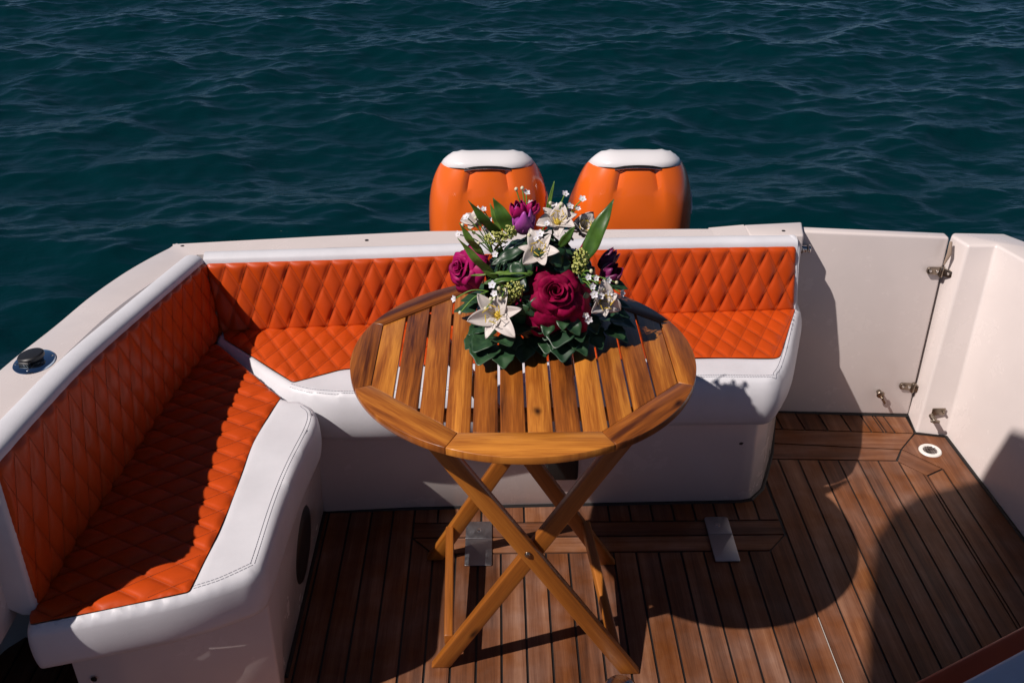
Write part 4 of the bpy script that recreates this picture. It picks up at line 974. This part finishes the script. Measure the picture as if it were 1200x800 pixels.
sprig([(-.063, 1.85, .983), (-.072, 1.845, .968), (-.050, 1.85, .950), (-.045, 1.84, .985), (-.035, 1.86, .972), (-.028, 1.85, .958), (-.08, 1.83, .955)], (-.01, 1.85, .90), 1)
sprig([(-.030, 1.86, .995), (-.020, 1.86, .972), (-.018, 1.85, .950), (-.040, 1.83, .935), (-.012, 1.84, .940), (-.006, 1.80, .925)], (.01, 1.86, .90), 2)
sprig([(-.008, 1.715, .881), (-.016, 1.715, .868), (.000, 1.712, .893), (-.026, 1.710, .850), (.004, 1.71, .872), (-.012, 1.72, .897)], (.02, 1.76, .86), 3)
sprig([(-.087, 1.75, .852), (-.077, 1.735, .828)], (-.02, 1.75, .868), 4)
sprig([(.036, 1.86, 1.038), (.048, 1.86, 1.040), (.056, 1.86, 1.030), (.064, 1.85, 1.012), (.068, 1.85, .985)], (.06, 1.85, .93), 5)
sprig([(.132, 1.85, 1.031), (.126, 1.85, 1.010), (.142, 1.85, 1.005), (.112, 1.86, 1.002), (.104, 1.85, 1.012)], (.11, 1.86, .94), 6)
sprig([(.167, 1.85, 1.020), (.158, 1.85, 1.000), (.150, 1.85, .985), (.147, 1.845, .962)], (.13, 1.86, .95), 7)
sprig([(.074, 1.80, .958), (.082, 1.80, .968), (.066, 1.80, .945), (.095, 1.81, .985), (.060, 1.80, .965), (.090, 1.80, .950)], (.07, 1.83, .91), 8)
sprig([(.181, 1.75, .910), (.190, 1.75, .895), (.183, 1.745, .880), (.175, 1.75, .897), (.187, 1.735, .868)], (.16, 1.79, .87), 9)
sprig([(.216, 1.77, .881), (.245, 1.77, .852), (.207, 1.755, .868), (.220, 1.755, .862), (.200, 1.74, .862), (.236, 1.78, .870)], (.165, 1.79, .87), 10)
sprig([(.178, 1.735, .812), (.172, 1.735, .822)], (.17, 1.77, .84), 11)
# long leaves
LV = [((.172, 1.805, .905), (.228, 1.822, 1.032), .034, (-.5, -1, .4), 'tall pointed leaf on the right', M_leaf), ((.012, 1.83, .945), (-.058, 1.805, 1.040), .020, (-.6, -1, .6), 'long curved leaf at the upper left', M_leaf), ((.036, 1.845, .945), (-.010, 1.85, 1.026), .031, (-.3, -1, .3), 'broad leaf beside the tulip', M_leaf),
      ((.006, 1.85, .95), (-.016, 1.855, 1.012), .012, (-.3, -1, .3), 'narrow leaf between the long leaves', M_leaf2), ((-.028, 1.80, .922), (-.075, 1.78, 1.004), .017, (-.5, -1, .3), 'pointed leaf above the magenta rose', M_leaf2), ((.000, 1.765, .885), (-.078, 1.742, .989), .017, (-.5, -.8, .6), 'pale leaf crossing above the magenta rose', M_leaf2),
      ((.096, 1.86, .985), (.112, 1.87, 1.052), .007, (0, -1, .2), 'slim upright leaf at the top', M_leaf2), ((.07, 1.765, .90), (-.030, 1.755, .880), .026, (0, -.5, 1), None, M_leaf), ((.062, 1.75, .905), (-.055, 1.765, .893), .005, (0, -.5, 1), None, M_leaf2),
      ((.12, 1.80, .94), (.15, 1.80, .985), .018, (.2, -1, .4), None, M_leaf), ((.05, 1.80, .935), (-.015, 1.79, .905), .024, (0, -.6, 1), None, M_dark), ((.215, 1.80, .86), (.262, 1.80, .845), .026, (0, -.6, 1), None, M_ivy), ((.05, 1.78, .93), (.062, 1.765, .895), .030, (0, -1, .7), None, M_dark), ((.03, 1.775, .92), (.045, 1.755, .885), .030, (-.2, -1, .7), None, M_ivy),
      ((-.01, 1.75, .80), (-.03, 1.735, .77), .03, (0, -1, .7), None, M_ivy), ((.14, 1.735, .815), (.16, 1.715, .785), .03, (0, -1, .7), None, M_ivy), ((.10, 1.735, .805), (.09, 1.705, .79), .028, (0, -1, 1), None, M_ivy), ((.128, 1.74, .812), (.124, 1.705, .803), .028, (0, -1, 1), None, M_ivy)]
for a, b_, w_, up, lb, mt in LV:
    mb = MB(); leafmesh(mb, a, b_, w_, up, .06, .30, 14); o = mb.build('leaf', mt, fl, smooth=True, normals=False, sharp=180); thick(o, .0007)
    if lb: o['label'] = lb

# ------------------------------------------------------------------ added canopy, out of view, outlined to cast the right-hand shadow
cn = thing('shadow_canopy', 'unseen grey canopy on poles, added to cast the shadow on the right', 'canopy')
CZ = 2.4
cp = [(-.185, 1.235), (-.30, 1.205), (-.557, 1.117), (-.64, 1.056), (-.725, .953), (-.83, .69), (-.907, .474), (-1.0, -.6), (1.3, -.6), (1.3, .15), (.05, .80)]  # outline traced back along the sun rays from the shadow's edge
cp = [(x-.085, y+.043) for x, y in cp]
g = MB(); g.prism(cp, CZ, CZ+.02); g.build('shadow_sheet', canvas, cn)
for a, b_ in (((-1.18, -.5, .33), (-1.02, -.5, CZ)), ((1.55, -.5, ZC), (1.28, -.5, CZ)), ((1.56, -.1, ZC), (1.28, -.1, CZ)), ((-1.18, -.1, .33), (-1.02, -.1, CZ))):
    g = MB(); g.tube([a, b_], .013, 10); g.build('added_pole', steel, cn, smooth=True)

# ------------------------------------------------------------------ camera, light
cam = bpy.data.cameras.new('camera'); co = link(bpy.data.objects.new('camera', cam)); S.camera = co
Yw, Pt = R(.85), R(29.9); cY, sY, cP, sP = math.cos(Yw), math.sin(Yw), math.cos(Pt), math.sin(Pt)
Rt = Vector((cY, -sY, 0)); Fw = Vector((sY*cP, cY*cP, -sP)); Up = Vector((sY*sP, cY*sP, cP))
M = Matrix((Rt, Up, -Fw)).transposed().to_4x4(); M.translation = Vector((0, 0, 1.76)); co.matrix_world = M
cam.sensor_width = 36; cam.lens = 1164/1200*36; cam.clip_start = .05; cam.clip_end = 3000
sl = bpy.data.lights.new('sun', 'SUN'); so = link(bpy.data.objects.new('sun', sl)); sl.energy = 4.9; sl.angle = R(.6); sl.color = (1, .91, .85)
sd = Vector((.75, .42, -1)).normalized(); so.rotation_euler = sd.to_track_quat('-Z', 'Y').to_euler(); so.location = (0, 0, 6)
W = bpy.data.worlds.new('World'); S.world = W; W.use_nodes = True; nt = W.node_tree
sk = nt.nodes.new('ShaderNodeTexSky'); sk.sky_type = 'NISHITA'; sk.sun_disc = False; sk.sun_elevation = math.asin(-sd.z); sk.sun_rotation = math.atan2(-sd.x, -sd.y); sk.air_density = .46; sk.dust_density = .0; sk.ozone_density = 3.0
bg = nt.nodes['Background']; bg.inputs[1].default_value = .05; nt.links.new(sk.outputs[0], bg.inputs[0])
S.view_settings.view_transform = 'Standard'; S.view_settings.look = 'None'; S.view_settings.exposure = -.03; S.view_settings.gamma = 1
S.cycles.max_bounces = 8; S.cycles.diffuse_bounces = 2; S.cycles.sample_clamp_direct = 6; S.cycles.use_denoising = True
